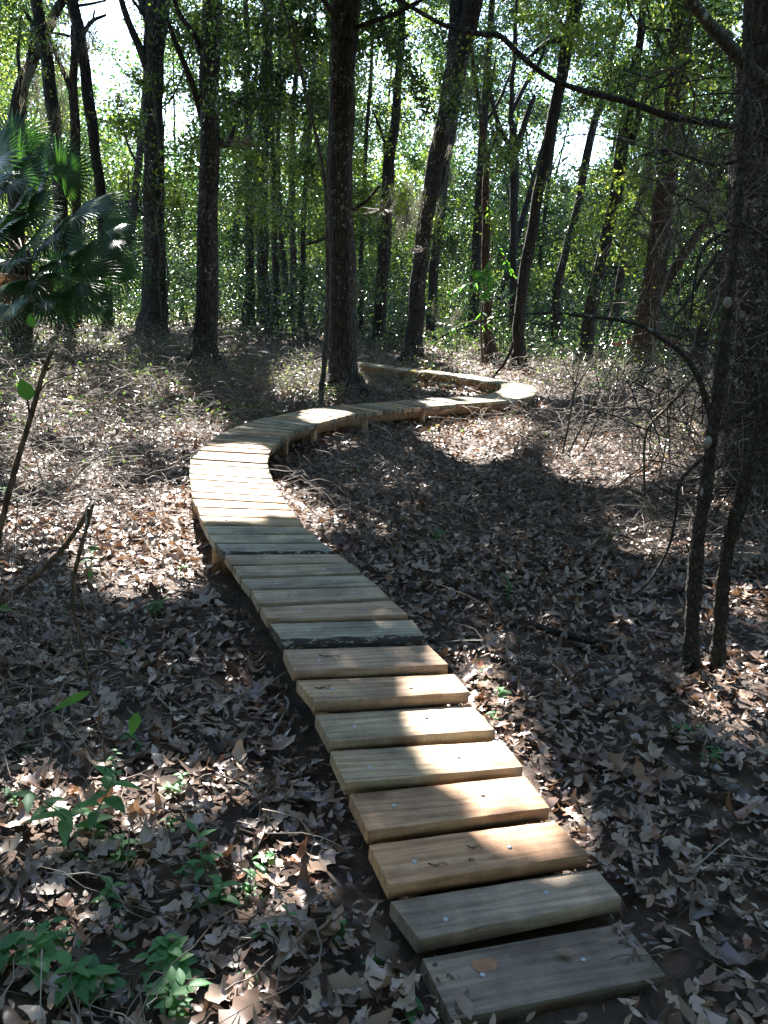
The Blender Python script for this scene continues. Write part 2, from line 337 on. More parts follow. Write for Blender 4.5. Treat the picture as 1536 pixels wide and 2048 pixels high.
def shade_keep(P, r, pools=False):
    """True where a leaf stays: leaves are cut away wherever a light pool is wanted"""
    G = sunfall(P); x, y = proj(np.stack([G[:, 0], G[:, 1], gz(G[:, 0], G[:, 1]) + .1], 1))
    mg = (.085 * F / np.maximum(G[:, 1], 1.0))[:, None]
    d = ((x[:, None] - LITA[None, :, 0]) / (LITA[None, :, 2] + mg)) ** 2 + ((y[:, None] - LITA[None, :, 1]) / (LITA[None, :, 3] + mg * .6)) ** 2
    w = (LITA[None, :, 4] * np.clip(1.7 - d, 0, 1)).max(1)
    w[G[:, 1] < .9] = 0
    D = sunfall(P, True); x, y = proj(D); mg = (.07 * F / np.maximum(D[:, 1], 1.0))[:, None]
    d = ((x[:, None] - LITDA[None, :, 0]) / (LITDA[None, :, 2] + mg)) ** 2 + ((y[:, None] - LITDA[None, :, 1]) / (LITDA[None, :, 3] + mg * .6)) ** 2
    w2 = (LITDA[None, :, 4] * np.clip(1.7 - d, 0, 1)).max(1); w2[(D[:, 1] < .9) | (D[:, 1] > 18)] = 0; w = np.maximum(w, w2)
    if pools: return ~(w > .3)
    n = vnoise(G[:, 0] / .26 + 50, G[:, 1] / .26 + 50, 3) * .65 + vnoise(G[:, 0] / .8 + 9, G[:, 1] / .8 + 50, 5) * .35
    far = np.clip((G[:, 1] - 12) / 10, 0, 1)
    gap = (w > .60 - .85 * (n - .5)) | (n > .84 - .15 * far)
    return ~gap

# ------------------------------------------------------------------ GROUND
xs = np.unique(np.concatenate([np.linspace(-5, 6, 150), np.linspace(-30, 30, 121), np.linspace(-260, 260, 60)]))
ys = np.unique(np.concatenate([np.linspace(0, 12, 160), np.linspace(12, 60, 140), np.linspace(-60, 0, 40), np.linspace(60, 420, 60)]))
XX, YY = np.meshgrid(xs, ys); ZZ = gz(XX, YY) + .012 * np.sin(XX * 17 + YY * 5) * np.sin(YY * 13)
mb = MB(); nx = len(xs)
i = np.arange(len(ys) - 1)[:, None] * nx + np.arange(nx - 1)[None]
mb.add(np.stack([XX, YY, ZZ], -1).reshape(-1, 3), np.stack([i, i + 1, i + nx + 1, i + nx], -1).reshape(-1, 4))
tag(mb.obj('ground', M['soil'], smooth=True), kind='structure')

# ------------------------------------------------------------------ BOARDWALK
NEAR = [((845,1924),(1250,1838)),((782,1802),(1191,1737)),((739,1688),(1106,1639)),((698,1589),(1052,1552)),((663,1502),(1002,1482)),
((632,1429.5),(944,1409)),((591,1361),(907,1348)),((568.5,1299),(856,1290)),((538,1247),(822,1239)),((521,1213),(783,1201)),((505,1182),(757,1174)),
((483,1157),(725,1150)),((466,1133),(701,1127)),((449,1110),(675,1108)),((432,1088.5),(648,1088)),((419,1070),(628,1069)),((409,1051),(609,1054)),
((400,1033),(596,1039)),((394,1015),(585,1022)),((387,998),(574,1008.7)),((383.4,984.5),(566,995)),((381.5,971),(558,981.5)),((380.5,959),(551,969.6)),
((380,948),(545,959)),((379.5,938.5),(540,948)),((380,928.7),(537,938)),((381.5,919),(535.5,929))]
FARE = [((384,908),(536,918)),((390,899),(538,910)),((400,890),(542,902)),((412,882),(548,894)),((428,873.5),(556,886)),((446,863),(568,874)),((475,850),(590,861)),((498,842),(610,853)),
((540,832),(642,845)),((576,824.6),(672,837.6)),((610,818),(700,832)),((650,812),(735,827)),((696,806.5),(775,822)),((740,803.5),(815,818)),((800,801),(865,813.5)),((860,799),(920,808)),
((920,797),(975,804.5)),((970,795),(1022,800.5)),((998,791.5),(1060,794.5)),((1008,787),(1073,786)),((1010,781.5),(1073,778)),((1006,776),(1064,770.5)),((990,770),(1040,765.5)),((965,765),(1010,761)),((930,758),(975,755.5)),
((890,751),(935,749)),((850,745.5),(890,743.5)),((805,740),(840,738.5)),((760,734.5),(795,733.5)),((735,730),(754,727.5)),((700,725),(722,722.5))]
HS = [1.615, 1.565, 1.53, 1.505, 1.485, 1.46, 1.42, 1.39, 1.372] + [1.36] * 18
def deckpt(p, h):
    r = ray(*p); q = r * (h / -r[2]); q[2] += CAMZ; return q
edges = [(deckpt(a, h), deckpt(b_, h)) for (a, b_), h in zip(NEAR, HS)]
# beyond the first bend the boards keep one length; the path follows the near (right-hand) edge
RE = np.array([edges[-2][1], edges[-1][1]] + [deckpt(b_, 1.36) for _, b_ in FARE])
RRs, _ = smooth_path(RE, np.ones(len(RE)), 8)
for _ in range(14): RRs[1:-1] = (RRs[:-2] + RRs[1:-1] * 2 + RRs[2:]) / 4
rc = np.concatenate([[0], np.cumsum(np.linalg.norm(np.diff(RRs, axis=0), axis=1))])
tg = np.gradient(RRs, axis=0)[:, :2]
for _ in range(10): tg[1:-1] = (tg[:-2] + tg[1:-1] * 2 + tg[2:]) / 4
tg /= np.linalg.norm(tg, axis=1)[:, None]; LLs = RRs.copy(); LLs[:, :2] += np.stack([-tg[:, 1], tg[:, 0]], 1) * .58
cs = (LLs + RRs) / 2; cc = np.concatenate([[0], np.cumsum(np.linalg.norm(np.diff(cs, axis=0), axis=1))])
pitch = .2; c27 = (edges[-1][0] + edges[-1][1]) / 2; s = cc[int(np.linalg.norm(cs - c27, axis=1)[:60].argmin())]
while s + pitch < cc[-1] and len(edges) < 98:
    s += pitch
    edges.append((np.array([np.interp(s, cc, LLs[:, a]) for a in range(3)]), np.array([np.interp(s, cc, RRs[:, a]) for a in range(3)])))
bw = thing('boardwalk', 'new sawn timber boardwalk curving in an S through the woods', 'boardwalk', (edges[8][0] + edges[8][1]) / 2 * np.array([1, 1, 0]))
tan = (.46, .33, .22); pale = (.42, .36, .27); green = (.335, .325, .265); grey = (.26, .225, .20); orange = (.48, .30, .19)
cols = [grey, (.33, .285, .24), orange, (.47, .31, .20), (.43, .35, .25), (.43, .36, .265), (.46, .34, .245), (.40, .30, .23), (.31, .30, .25), (.38, .29, .22), (.36, .295, .235), (.31, .285, .24), (.32, .285, .22), (.35, .285, .225), (.30, .30, .27), green, green, (.44, .34, .23), tan, tan, pale, pale, tan, pale]
THK = .045
TREADS = []
for i, (Lp, Rp) in enumerate(edges):
    c = (Lp + Rp) / 2; ln = np.linalg.norm((Rp - Lp)[:2]); ux = (Rp - Lp) / np.linalg.norm(Rp - Lp)
    ux[2] = 0; ux /= np.linalg.norm(ux)
    back = (edges[i - 1][0] + edges[i - 1][1]) / 2 if i else c - np.array([.05, .2, 0])
    perp = np.array([-ux[1], ux[0], 0]);
    if perp @ (back - c) < 0: perp = -perp
    lx = ln / 2; gap = .024 if i < 9 else (.034 if i < 27 else .04)
    def wid(P, Q):
        if i == 0: return .187, 0.0
        v_ = (Q - P)[:2]; al, bl = v_ @ ux[:2], v_ @ perp[:2]
        w_ = min(max(bl - gap, .06), .19); return w_, al * w_ / max(bl, .06)
    pe = edges[i - 1] if i else (Lp, Rp)
    (wl, dxl), (wr, dxr) = wid(Lp, pe[0]), wid(Rp, pe[1])
    if i < 9: dxr *= .7
    jl, jr = random.uniform(-.004, .004), random.uniform(-.004, .004)
    zj = random.uniform(-.002, .002) if i < 27 else random.uniform(-.005, .005)
    # local frame: x along the board, y towards the walker, z up; board modelled with sawn (slightly uneven) edges
    n = 14; mb = MB(); wane = i in (8, 14)
    prof = []
    for a in range(n + 1):
        t = a / n; x = (-lx + jl) * (1 - t) + (lx + jr) * t; w = wl * (1 - t) + wr * t; dx = dxl * (1 - t) + dxr * t; X = x + dx
        e = random.uniform(-.0012, .0012); h = random.uniform(-.0008, .0008); bv = .002
        if wane:
            wv = .022 + .01 * math.sin(a * 1.3); row = [(x, bv, 0 + h), (X, w - wv, 0 + h), (X, w - wv * .35, -.014), (X, w + e, -THK * .8), (X, w + e, -THK), (x, 0, -THK), (x, 0, -bv)]
        else:
            row = [(x, bv, 0 + h), (X, w - bv, 0 + h), (X, w + e, -bv), (X, w + e, -THK * .5), (X, w, -THK), (x, 0, -THK), (x, 0, -bv)]
        prof.append(row)
    K = 7; v = np.array(prof).reshape(-1, 3); f = [[a * K + b_, (a + 1) * K + b_, (a + 1) * K + (b_ + 1) % K, a * K + (b_ + 1) % K] for a in range(n) for b_ in range(K)]
    mb.add(v, f)
    me = mb.mesh('deck_board', M['wood'])
    for base, sgn in ((0, 1), (n * K, -1)):
        pass
    bmv = me
    import bmesh
    bm = bmesh.new(); bm.from_mesh(me); bm.verts.ensure_lookup_table()
    bm.faces.new([bm.verts[a] for a in range(K)]); bm.faces.new([bm.verts[n * K + a] for a in range(K)])
    bmesh.ops.recalc_face_normals(bm, faces=bm.faces)
    if wane:
        me.materials.append(M['wane'])
        for fc in bm.faces:
            cy = fc.calc_center_median(); 
            if cy.y > wl * .5 and cy.z < -.004 and cy.z > -THK * .95 : fc.material_index = 1
    bm.to_mesh(me); bm.free()
    o = bpy.data.objects.new('deck_board', me); C.objects.link(o); o.parent = bw
    TREADS.append((c, ux, perp, lx, wl, wr, ln))
    z = c[2] + zj
    mat = Matrix(((ux[0], perp[0], 0, c[0]), (ux[1], perp[1], 0, c[1]), (0, 0, 1, z), (0, 0, 0, 1)))
    if i == 0: mat = mat @ Matrix.Rotation(R(2.2), 4, 'Y') @ Matrix.Rotation(R(-2), 4, 'X')
    o.matrix_local = Matrix.Translation(-Vector(bw.location)) @ mat
    if i < len(cols): cl = tuple(a * (1.16 if 8 < i < 18 else 1) for a in cols[i])
    else:
        cl = random.choice([tan, pale, green, (.44, .43, .38), (.50, .38, .25), (.24, .225, .18), (.46, .42, .32), (.32, .26, .18)])
    jt = random.uniform(.92, 1.08); o.color = (cl[0] * jt, cl[1] * jt, cl[2] * jt, 1)
    if i == 0: o['label'] = 'greyish first board with a large round knot, half sunk in the soil'
    if i in (8, 14): o['label'] = 'board with dark bark left along its front edge'
    if i < 30:
        for sx in (-1, 1):
            nb = MB(); rr = .0075 if i < 20 else .007
            xx = sx * lx * random.uniform(.44, .52) - (.04 if i < 8 else 0); yy = (wl + wr) / 4 + random.uniform(-.02, .03)
            rings = []
            for zz, r_ in ((0.0004, rr), (.003, rr), (.0048, rr * .6)):
                rings.append([(xx + r_ * math.cos(q * math.pi / 5), yy + r_ * math.sin(q * math.pi / 5), zz) for q in range(10)])
            v = np.array(rings).reshape(-1, 3); f = [[a * 10 + q, a * 10 + (q + 1) % 10, (a + 1) * 10 + (q + 1) % 10, (a + 1) * 10 + q] for a in (0, 1) for q in range(10)]
            nb.add(v, f, [[20, 20 + q, 21 + q] for q in range(1, 9)])
            no = bpy.data.objects.new('nail', nb.mesh('nail', M['nail'])); C.objects.link(no); no.parent = o
    if i == 0:
        kb = MB(); a = np.arange(20) / 20 * 2 * np.pi
        kb.add([(-.155 + .034 * math.cos(t), .055 + .023 * math.sin(t) + .002 * math.sin(3 * t), .0012) for t in a], None, [[0, q, q + 1] for q in range(1, 19)])
        ko = bpy.data.objects.new('knot', kb.mesh('knot', M['knot'])); C.objects.link(ko); ko.parent = o
# stringers
cpath = np.array([(a + b_) / 2 for a, b_ in edges[1:]])
side = np.array([(b_ - a) / np.linalg.norm(b_ - a) for a, b_ in edges[1:]]); side[:, 2] = 0
half = np.array([np.linalg.norm(b_ - a) / 2 for a, b_ in edges[1:]])
for sg in (-1, 1):
    mb = MB(); v = []; m_ = len(cpath)
    for q in range(m_):
        o_ = cpath[q] + side[q] * sg * (half[q] - .09)
        for dx, dz in ((-.02, -THK - .004), (.02, -THK - .004), (.02, -THK - .094), (-.02, -THK - .094)): v.append(o_ + side[q] * dx + np.array([0, 0, dz]))
    f = [[q * 4 + a, q * 4 + (a + 1) % 4, (q + 1) * 4 + (a + 1) % 4, (q + 1) * 4 + a] for q in range(m_ - 1) for a in range(4)]
    f += [[0, 1, 2, 3], [(m_ - 1) * 4 + a for a in (3, 2, 1, 0)]]
    mb.add(v, f); o = mb.obj('stringer', M['wood'], bw); o.color = (.40, .27, .16, 1)
def boxmesh(mb, c, u, v_, hx, hy, z0, z1):
    pts = []
    for z in (z0, z1):
        for a, b_ in ((-1, -1), (1, -1), (1, 1), (-1, 1)):
            p_ = c + u * hx * a + v_ * hy * b_; pts.append((p_[0], p_[1], z))
    mb.add(pts, [[3, 2, 1, 0], [4, 5, 6, 7], [0, 1, 5, 4], [1, 2, 6, 5], [2, 3, 7, 6], [3, 0, 4, 7]])
cl_ = np.concatenate([[0], np.cumsum(np.linalg.norm(np.diff(cpath, axis=0), axis=1))])
def idx_for_px(px, lo, hi):
    best = min(range(lo, hi), key=lambda q: abs(proj([edges[q][1]])[0][0] - px)); return best
pidx = [16, 22, 27] + [idx_for_px(x, 28, 62) for x in (585, 640, 745, 868, 981)] + [idx_for_px(1050, 45, 70), 70, 77, 84]
for q in pidx:
    if q >= len(edges): continue
    c, ux, perp, lx, wl, wr, ln = TREADS[q]; pv = perp; c = c + perp * .08
    cb_ = MB(); zt = c[2] - THK - .006
    for sg in (-1, 1):
        p_ = c + ux * sg * (lx - .035); mb = MB(); g = float(gz(p_[0], p_[1]))
        boxmesh(mb, p_ - ux * sg * .04, ux, pv, .03, .04, g - .15, zt); o = mb.obj('post', M['wood'], bw); o.color = (.52, .34, .20, 1)
    g = float(gz(c[0], c[1])); boxmesh(cb_, c + pv * .06, ux, pv, lx - .1, .02, max(zt - .2, g - .05), zt - .002)
    o = cb_.obj('cross_beam', M['wood'], bw); o.color = (.36, .24, .15, 1)

# ------------------------------------------------------------------ TREES
# trunk points: (x, y, width) in photograph pixels, read at the depth where the foot stands
TREES = [
 dict(p=[(686,792,86),(685,770,66),(684,740,60),(684,620,55),(681,400,48),(683,200,46),(690,80,46),(694,0,48)], m='bark_lichen', br=[[(684,330,20),(672,240,12),(668,150,9),(676,60,8),(700,0,7)],[(700,20,16),(712,-60,14)],[(706,420,8),(735,400,6),(760,370,5)],[(662,470,9),(640,480,7),(610,490,5)]],
      label='large dark lichen-flecked tree standing just behind the middle of the boardwalk'),
 dict(p=[(410,735,54),(410,700,48),(412,620,42),(416,400,36),(418,200,34),(422,15,34)], m='bark_lichen', br=[[(402,110,10),(388,70,12),(360,30,9),(345,-10,8)],[(436,280,14),(455,290,10),(470,250,7)],[(404,240,12),(385,170,12),(355,95,10),(335,40,8)]],
      label='tall straight trunk with a white patch low on its bark, left of centre'),
 dict(p=[(307,652,58),(310,600,46),(309,500,40),(308,400,37),(308,250,33),(307,140,33),(312,60,38),(318,0,38)], m='bark_lichen', br=[[(300,150,20),(286,110,17),(268,70,14),(252,30,12),(240,-10,11)],[(303,60,18),(290,20,16),(280,-10,15)],[(300,50,7),(280,20,6),(262,-5,5)]],
      label='forked trunk with a pale vine up its side, casting a shadow forward'),
 dict(p=[(130,640,27),(126,560,26),(120,400,24),(112,280,22),(104,200,22),(92,110,20),(80,60,21),(74,0,18)], m='bark', br=[[(82,60,9),(62,42,8),(48,18,6)],[(96,68,5),(60,68,4),(25,82,3)]],
      label='leftmost leaning dark trunk rising behind the fan palms'),
 dict(p=[(216,640,21),(208,480,19),(200,380,18),(190,300,18),(180,220,20),(168,130,18),(157,60,20),(144,0,19)], m='bark', br=[[(166,66,8),(185,42,7),(212,30,5)],[(150,75,6),(120,68,5),(95,66,4)],[(153,12,6),(180,8,5),(212,1,4)],[(186,37,4),(190,20,3)]],
      label='dark trunk with a stubby broken side branch against the bright sky'),
 dict(p=[(154,630,18),(152,400,16),(150,270,17),(147,160,14),(149,80,12),(150,0,10)], m='bark', br=[[(148,200,10),(130,150,9),(112,110,8),(95,70,6)]],
      label='thinner forked tree between the two leaning trunks at left'),
 dict(p=[(30,620,26),(32,400,26),(32,240,26),(48,160,21),(72,108,17),(100,50,15),(125,0,14)], m='bark', br=[[(40,190,10),(60,100,7),(64,40,6)],[(44,170,8),(36,110,7),(42,30,6)]],
      label='mossy trunk leaning right behind the palms at the far left edge'),
 dict(p=[(497,632,26),(499,560,17),(499,500,16),(497,360,14),(495,200,12),(492,60,10)], m='bark', label='slim dark trunk, left one of the tight clump left of centre'),
 dict(p=[(527,630,26),(526,560,21),(525,500,21),(521,365,27),(530,200,20),(535,60,17),(537,0,16)], m='bark', br=[[(518,360,12),(490,300,10),(462,290,9),(440,255,8)]], label='thick mossy trunk in the middle of the tight clump left of centre'),
 dict(p=[(552,628,16),(551,540,13),(548,400,12),(545,250,10),(540,100,8)], m='bark', label='narrow straight trunk next right of the thick mossy one'),
 dict(p=[(573,620,15),(567,520,12),(560,440,11),(556,300,9),(560,120,7)], m='bark', label='narrow trunk of the clump that leans a little left'),
 dict(p=[(584,616,17),(586,500,13),(583,380,11),(588,200,9),(600,60,7)], m='bark', label='straight dark trunk standing farthest back in the clump'),
 dict(p=[(603,632,12),(606,500,10),(612,360,9),(625,200,8),(630,60,6)], m='bark', label='thin dark trunk at the right end of the clump left of centre'),
 dict(p=[(641,812,11),(644,770,11),(648,735,11),(655,640,12),(656,560,10),(654,450,8),(648,350,7),(625,240,6),(590,100,5),(570,20,4)], m='bark_grey', label='thin pale grey sapling pressed against the left side of the large dark tree'),
 dict(p=[(722,640,10),(722,560,9),(726,400,8),(735,250,7),(745,80,6)], m='bark', label='slender dark trunk seen just right of the large dark tree'),
 dict(p=[(759,655,27),(761,600,24),(766,540,24),(772,440,26),(778,330,22),(790,240,16),(800,120,13),(806,0,11)], m='bark', br=[[(776,320,8),(765,270,6),(745,220,4)]], moss=[(800,400,130,12)], label='shaded trunk with hanging moss on its right, right of the large tree'),
 dict(p=[(826,716,44),(828,690,36),(831,640,33),(838,560,31),(848,470,30),(862,380,30),(880,286,31),(903,182,34),(912,110,32),(914,50,26),(916,0,24)], m='bark_lichen', br=[[(905,170,26),(922,110,30),(938,50,33),(950,-10,34)],[(862,470,6),(880,490,5),(905,470,3)]], moss=[(815,400,110,26),(870,620,70,8),(905,250,80,12),(930,150,90,18)],
      label='big leaning tree with shaggy grey moss, right of centre near the boardwalk'),
 dict(p=[(862,640,18),(866,560,18),(872,500,19),(881,430,18),(888,360,16),(905,260,13),(925,160,10)], m='bark', moss=[(885,330,100,12)], label='dark trunk close behind the big leaning mossy tree'),
 dict(p=[(980,700,34),(977,680,20),(975,620,17),(972,500,16),(972,400,14),(972,320,12),(962,240,9),(950,150,7)], m='bark_red', br=[[(972,330,7),(985,290,5),(1000,250,4)]], label='upright reddish brown trunk with a dark mound at its foot'),
 dict(p=[(1026,650,18),(1027,560,15),(1027,480,14),(1029,400,15),(1027,310,18),(1025,260,12),(1022,225,9),(1025,160,8),(1030,90,8),(1033,0,6)], m='bark', br=[[(1024,300,9),(1005,265,9),(990,225,8),(978,160,8),(975,80,6)],[(1024,225,8),(1040,190,8),(1062,150,8),(1082,118,7),(1100,60,5)],[(1030,310,13),(1042,270,12),(1056,225,11),(1070,190,6)],[(1026,330,9),(1000,300,8),(985,260,6)]],
      label='slim tree forking into four upright limbs like a candelabra'),
 dict(p=[(1036,718,34),(1037,690,24),(1039,620,22),(1054,516,21),(1072,412,20),(1091,312,20),(1117,182,20),(1136,78,22),(1150,0,22)], m='bark', br=[[(1125,80,10),(1100,82,9),(1080,95,9),(1062,112,6)],[(1130,60,5),(1110,20,4),(1095,-10,4)]],
      label='straight trunk leaning right, bare branch crossing it high up'),
 dict(p=[(1110,672,24),(1113,594,18),(1127,520,15),(1141,464,13),(1161,385,16),(1178,286,15),(1202,208,13),(1216,178,10),(1222,120,8)], m='bark', label='dark trunk leaning right in front of the bright gap of sky'),
 dict(p=[(1170,710,32),(1174,680,26),(1192,568,24),(1222,438,22),(1239,340,24),(1257,208,20),(1276,104,14),(1290,0,12)], m='bark', br=[[(1262,290,14),(1288,200,13),(1318,130,11),(1338,72,7)],[(1258,200,8),(1220,190,5),(1180,175,3)]], moss=[(1310,320,160,16)],
      label='double leaning trunk with moss, left of the reddish tree'),
 dict(p=[(1215,672,22),(1219,660,20),(1231,620,18),(1244,542,14),(1262,460,13),(1285,380,13),(1300,280,11),(1310,150,9)], m='bark', label='shaded trunk close behind the reddish leaning tree'),
 dict(p=[(1272,760,66),(1282,735,48),(1288,690,44),(1297,620,42),(1312,542,38),(1320,477,41),(1328,386,34),(1338,338,36),(1350,234,38),(1353,156,34),(1361,78,34),(1366,0,36)], m='bark_red', br=[[(1318,590,16),(1345,545,20),(1375,500,20),(1410,450,16),(1468,425,10)],[(1355,240,16),(1372,170,9),(1380,90,7)]], moss=[(1335,440,70,14)],
      label='stout reddish tree with peeling bark, its trunk curving upright'),
 dict(p=[(1396,720,32),(1404,680,27),(1412,640,24),(1432,560,20),(1462,480,17),(1490,400,14)], m='bark', moss=[(1450,480,120,14)], label='leaning mossy trunk between the reddish tree and the right edge'),
 dict(p=[(1512,1000,170),(1508,940,130),(1506,860,112),(1504,740,104),(1504,600,98),(1508,450,92),(1518,300,86),(1530,100,80),(1540,0,76)], m='bark_lichen', br=[], moss=[], spots=True,
      label='massive dark trunk dotted with round white lichen at the right edge'),
 dict(p=[(1380,1345,36),(1383,1290,29),(1386,1200,28),(1394,1098,26),(1408,1000,25),(1418,930,23),(1424,870,21),(1436,790,26),(1446,715,24),(1454,620,17),(1464,540,17),(1474,440,16),(1482,340,15),(1492,180,13),(1500,0,11)], m='bark_sap',
      br=[[(1428,850,16),(1412,800,13),(1392,745,12),(1362,705,11),(1330,682,10),(1290,655,9),(1250,642,8),(1180,633,6.5),(1100,626,5),(1010,632,3),(930,655,2.2),(845,690,1.4)],[(1420,905,9),(1385,935,8),(1358,970,7),(1350,1040,6),(1335,1100,6),(1300,1160,5),(1270,1190,4)],[(1440,500,9),(1400,560,7),(1370,610,5),(1340,640,4)],[(1424,870,9),(1470,835,12),(1530,790,14),(1570,760,14)]],
      label='crooked grey sapling at right whose lichened bough arches over to the left'),
 dict(p=[(1430,1345,34),(1436,1300,27),(1441,1240,27),(1447,1150,24),(1462,1070,24),(1486,1000,22),(1500,930,22),(1518,850,20),(1538,780,18),(1562,690,16)], m='bark_sap', br=[[(1462,1060,15),(1463,1040,14),(1465,1020,12)]],
      label='bent sapling with a sawn stub, right of the crooked grey one'),
]
LEAFG = {}      # tree index -> crown clumps
POS = []; OBJ = []
def trunk_paths(T, Y, base):
    P = []; W = []
    for x, y, w in T['p']:
        q = at(x, y, Y); P.append(q); W.append(w * np.linalg.norm(q - np.array([0, 0, CAMZ])) / F / 2)
    return np.array(P), np.array(W)
for ti, T in enumerate(TREES):
    x0, y0, _ = T['p'][0]; base = gpt(x0, y0); Y = base[1]
    if Y > 20:      # the foot is hidden by undergrowth
        Y = 20 + (Y - 20) * .33; base = at(x0, y0, Y); base[2] = float(gz(base[0], Y))
    root = thing('tree', T['label'], 'tree', base, None); OBJ.append(root); POS.append(base)
    P, W = trunk_paths(T, Y, base)
    # the depth of the stem wanders a little, as a real stem does
    hgt = P[:, 2] - base[2]; lean = random.uniform(-.06, .10)
    far_up = P[-1] + (P[-1] - P[-3]) / np.linalg.norm(P[-1] - P[-3]) * max(1.5, (11 - hgt[-1]))
    P = np.vstack([[P[0] - np.array([0, 0, .35])], P, [far_up]]); W = np.concatenate([[W[0] * 1.15], W, [W[-1] * .45]])
    small = W[3] < .06
    Ps, Ws = smooth_path(P, W, 5 if not small else 6)
    Ps[:, 0] += .015 * np.sin(np.arange(len(Ps)) * .9) * (0 if small else 1)
    if small: Ws = Ws * (1 + .10 * np.sin(np.arange(len(Ws)) * 1.7) + .08 * np.sin(np.arange(len(Ws)) * .61 + 1))
    big = W[3] > .12
    mb = MB(); tube(mb, Ps, Ws, 20 if big else 10, rough=.05 if big else .03, lobes=.07 if big else .03, seed=ti)
    mb.obj('trunk', M[T['m']], root, smooth=True)
    T['path'] = (Ps, Ws); T['Y'] = Y
    for bi, br in enumerate(T.get('br', [])):
        Q = []; w = []
        for kk, (x, y, wd) in enumerate(br):
            q = at(x, y, Y + (kk * .12 * (1 if bi % 2 else -1) if ti != 27 else 0)); Q.append(q); w.append(wd * Y / F / 2)
        Q, w = smooth_path(Q, w, 4); mb = MB(); tube(mb, Q, w, 8, rough=.05, seed=bi); mb.obj('limb', M[T['m']], root, smooth=True)
    # roots flare on the large ones
    if big and ti not in (3, 4, 5, 6):
        for a in range(5):
            an = a * 1.26 + ti; d = np.array([math.cos(an), math.sin(an), 0]); r0 = W[2]
            Q = [base + np.array([0, 0, .28]) + d * r0 * .55, base + np.array([0, 0, .10]) + d * r0 * 1.3, base + d * r0 * 2.0 + np.array([0, 0, -.06])]
            Q, w = smooth_path(Q, [r0 * .5, r0 * .36, r0 * .12], 4); mb = MB(); tube(mb, Q, w, 8, rough=.08, seed=a); mb.obj('root', M[T['m']], root, smooth=True)

# extra trees deeper in the woods
far_labels = 'slim shaded tree deep in the woods, half hidden by leaves'
r = np.random.default_rng(31)
FARX = [(8,34),(-3,40),(-12,38),(-15,27),(-9,46),(4,36),(12,44),(15,33),(10,27),(1,48),(-6,52),(18,48),(-19,44),(6,54),(-14,56),(13,58),(22,40),(-24,36),(2.6,30),(-5.2,35),(7.2,46),(-1.6,57),(16.5,26),(-17,62),(9,66)]
for (x, y) in FARX:
    base = np.array([x, y, float(gz(x, y))]); root = thing('tree', far_labels, 'tree', base, 'trees deep in the woods'); OBJ.append(root); POS.append(base)
    ln = r.uniform(-.05, .18); h = r.uniform(12, 17); w = r.uniform(.09, .2)
    Q = [base - np.array([0, 0, .3]), base + np.array([0, 0, .3]), base + np.array([ln * 3, .2, 3.5]), base + np.array([ln * 8, r.uniform(-.4, .4), 8]), base + np.array([ln * h + r.uniform(-.4, .4), 0, h])]
    Ps, Ws = smooth_path(Q, [w * 1.5, w * 1.2, w, w * .8, w * .3], 5); mb = MB(); tube(mb, Ps, Ws, 9, rough=.04, lobes=.04, seed=int(x * 7) + 3)
    mb.obj('trunk', M['bark'], root, smooth=True)
    for q in range(3):
        z = r.uniform(3, 8); k_ = np.argmin(abs(Ps[:, 2] - base[2] - z)); d = r.uniform(-1, 1); s0 = Ps[k_]
        B_, bw_ = smooth_path([s0, s0 + np.array([d * .8, 0, .8]), s0 + np.array([d * 1.6, r.uniform(-.5, .5), 2.2])], [w * .4, w * .3, w * .15], 4)
        mb = MB(); tube(mb, B_, bw_, 6); mb.obj('limb', M['bark'], root, smooth=True)
    TREES.append(dict(path=(Ps, Ws), Y=y, m='bark', far=True, p=[]))
POS = np.array(POS)

# ---- crowns.  Clumps of leaves hang in the air of the woods; each belongs to the tree it is nearest to.
SKY = [(200, 60, 90, 95), (215, 170, 40, 40), (335, 250, 55, 40), (345, 330, 25, 25), (1110, 170, 50, 35), (1165, 290, 70, 55), (935, 290, 35, 40), (1100, 300, 40, 30), (780, 145, 22, 18), (470, 170, 18, 18), (590, 170, 24, 30), (600, 30, 20, 15), (640, 40, 15, 25), (850, 260, 25, 25), (1280, 80, 20, 25), (1480, 60, 25, 25)]
SK = np.array(SKY)
r = np.random.default_rng(5)
clumps = []     # centre, radius, leaves, leaf size, mat
def in_sky(P, f=1.0):
    x, y = proj(P); return ((((x[:, None] - SK[None, :, 0]) / (SK[None, :, 2] * f)) ** 2 + ((y[:, None] - SK[None, :, 1]) / (SK[None, :, 3] * f)) ** 2) < 1).any(1)
def add_layer(n, y0, y1, e0, e1, rad, nl, ls, mat='crown', power=1.0):
    Y = y0 + (y1 - y0) * r.random(n); px = r.uniform(-120, 1656, n); e = np.radians(e0 + (e1 - e0) * r.random(n) ** power)
    X = (px - CX) / F * Y / cT * 1.02; Z = CAMZ + Y * np.tan(e)
    P = np.stack([X, Y, Z], 1); g = gz(X, Y)
    ok = (Z > g + .3) & ~((r.random(n) < .93) & in_sky(P, 1.1))
    nn = vnoise(X / 2.6 + 40, Z / 2.2 + Y * .3 + 40, 8); ok &= nn > .40
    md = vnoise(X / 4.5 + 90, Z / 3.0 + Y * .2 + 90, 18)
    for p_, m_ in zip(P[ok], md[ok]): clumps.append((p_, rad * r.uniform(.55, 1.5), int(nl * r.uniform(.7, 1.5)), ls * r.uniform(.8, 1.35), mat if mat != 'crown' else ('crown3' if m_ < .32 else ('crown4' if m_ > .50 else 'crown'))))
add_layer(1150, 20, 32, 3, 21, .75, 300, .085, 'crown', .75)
add_layer(1250, 32, 46, -1, 21, 1.1, 330, .12, 'crown', .9)
add_layer(1100, 46, 64, -1, 21, 1.6, 330, .18, 'crown', .9)
add_layer(130, 14, 20, 8, 21, .5, 190, .07, 'crown', .8)
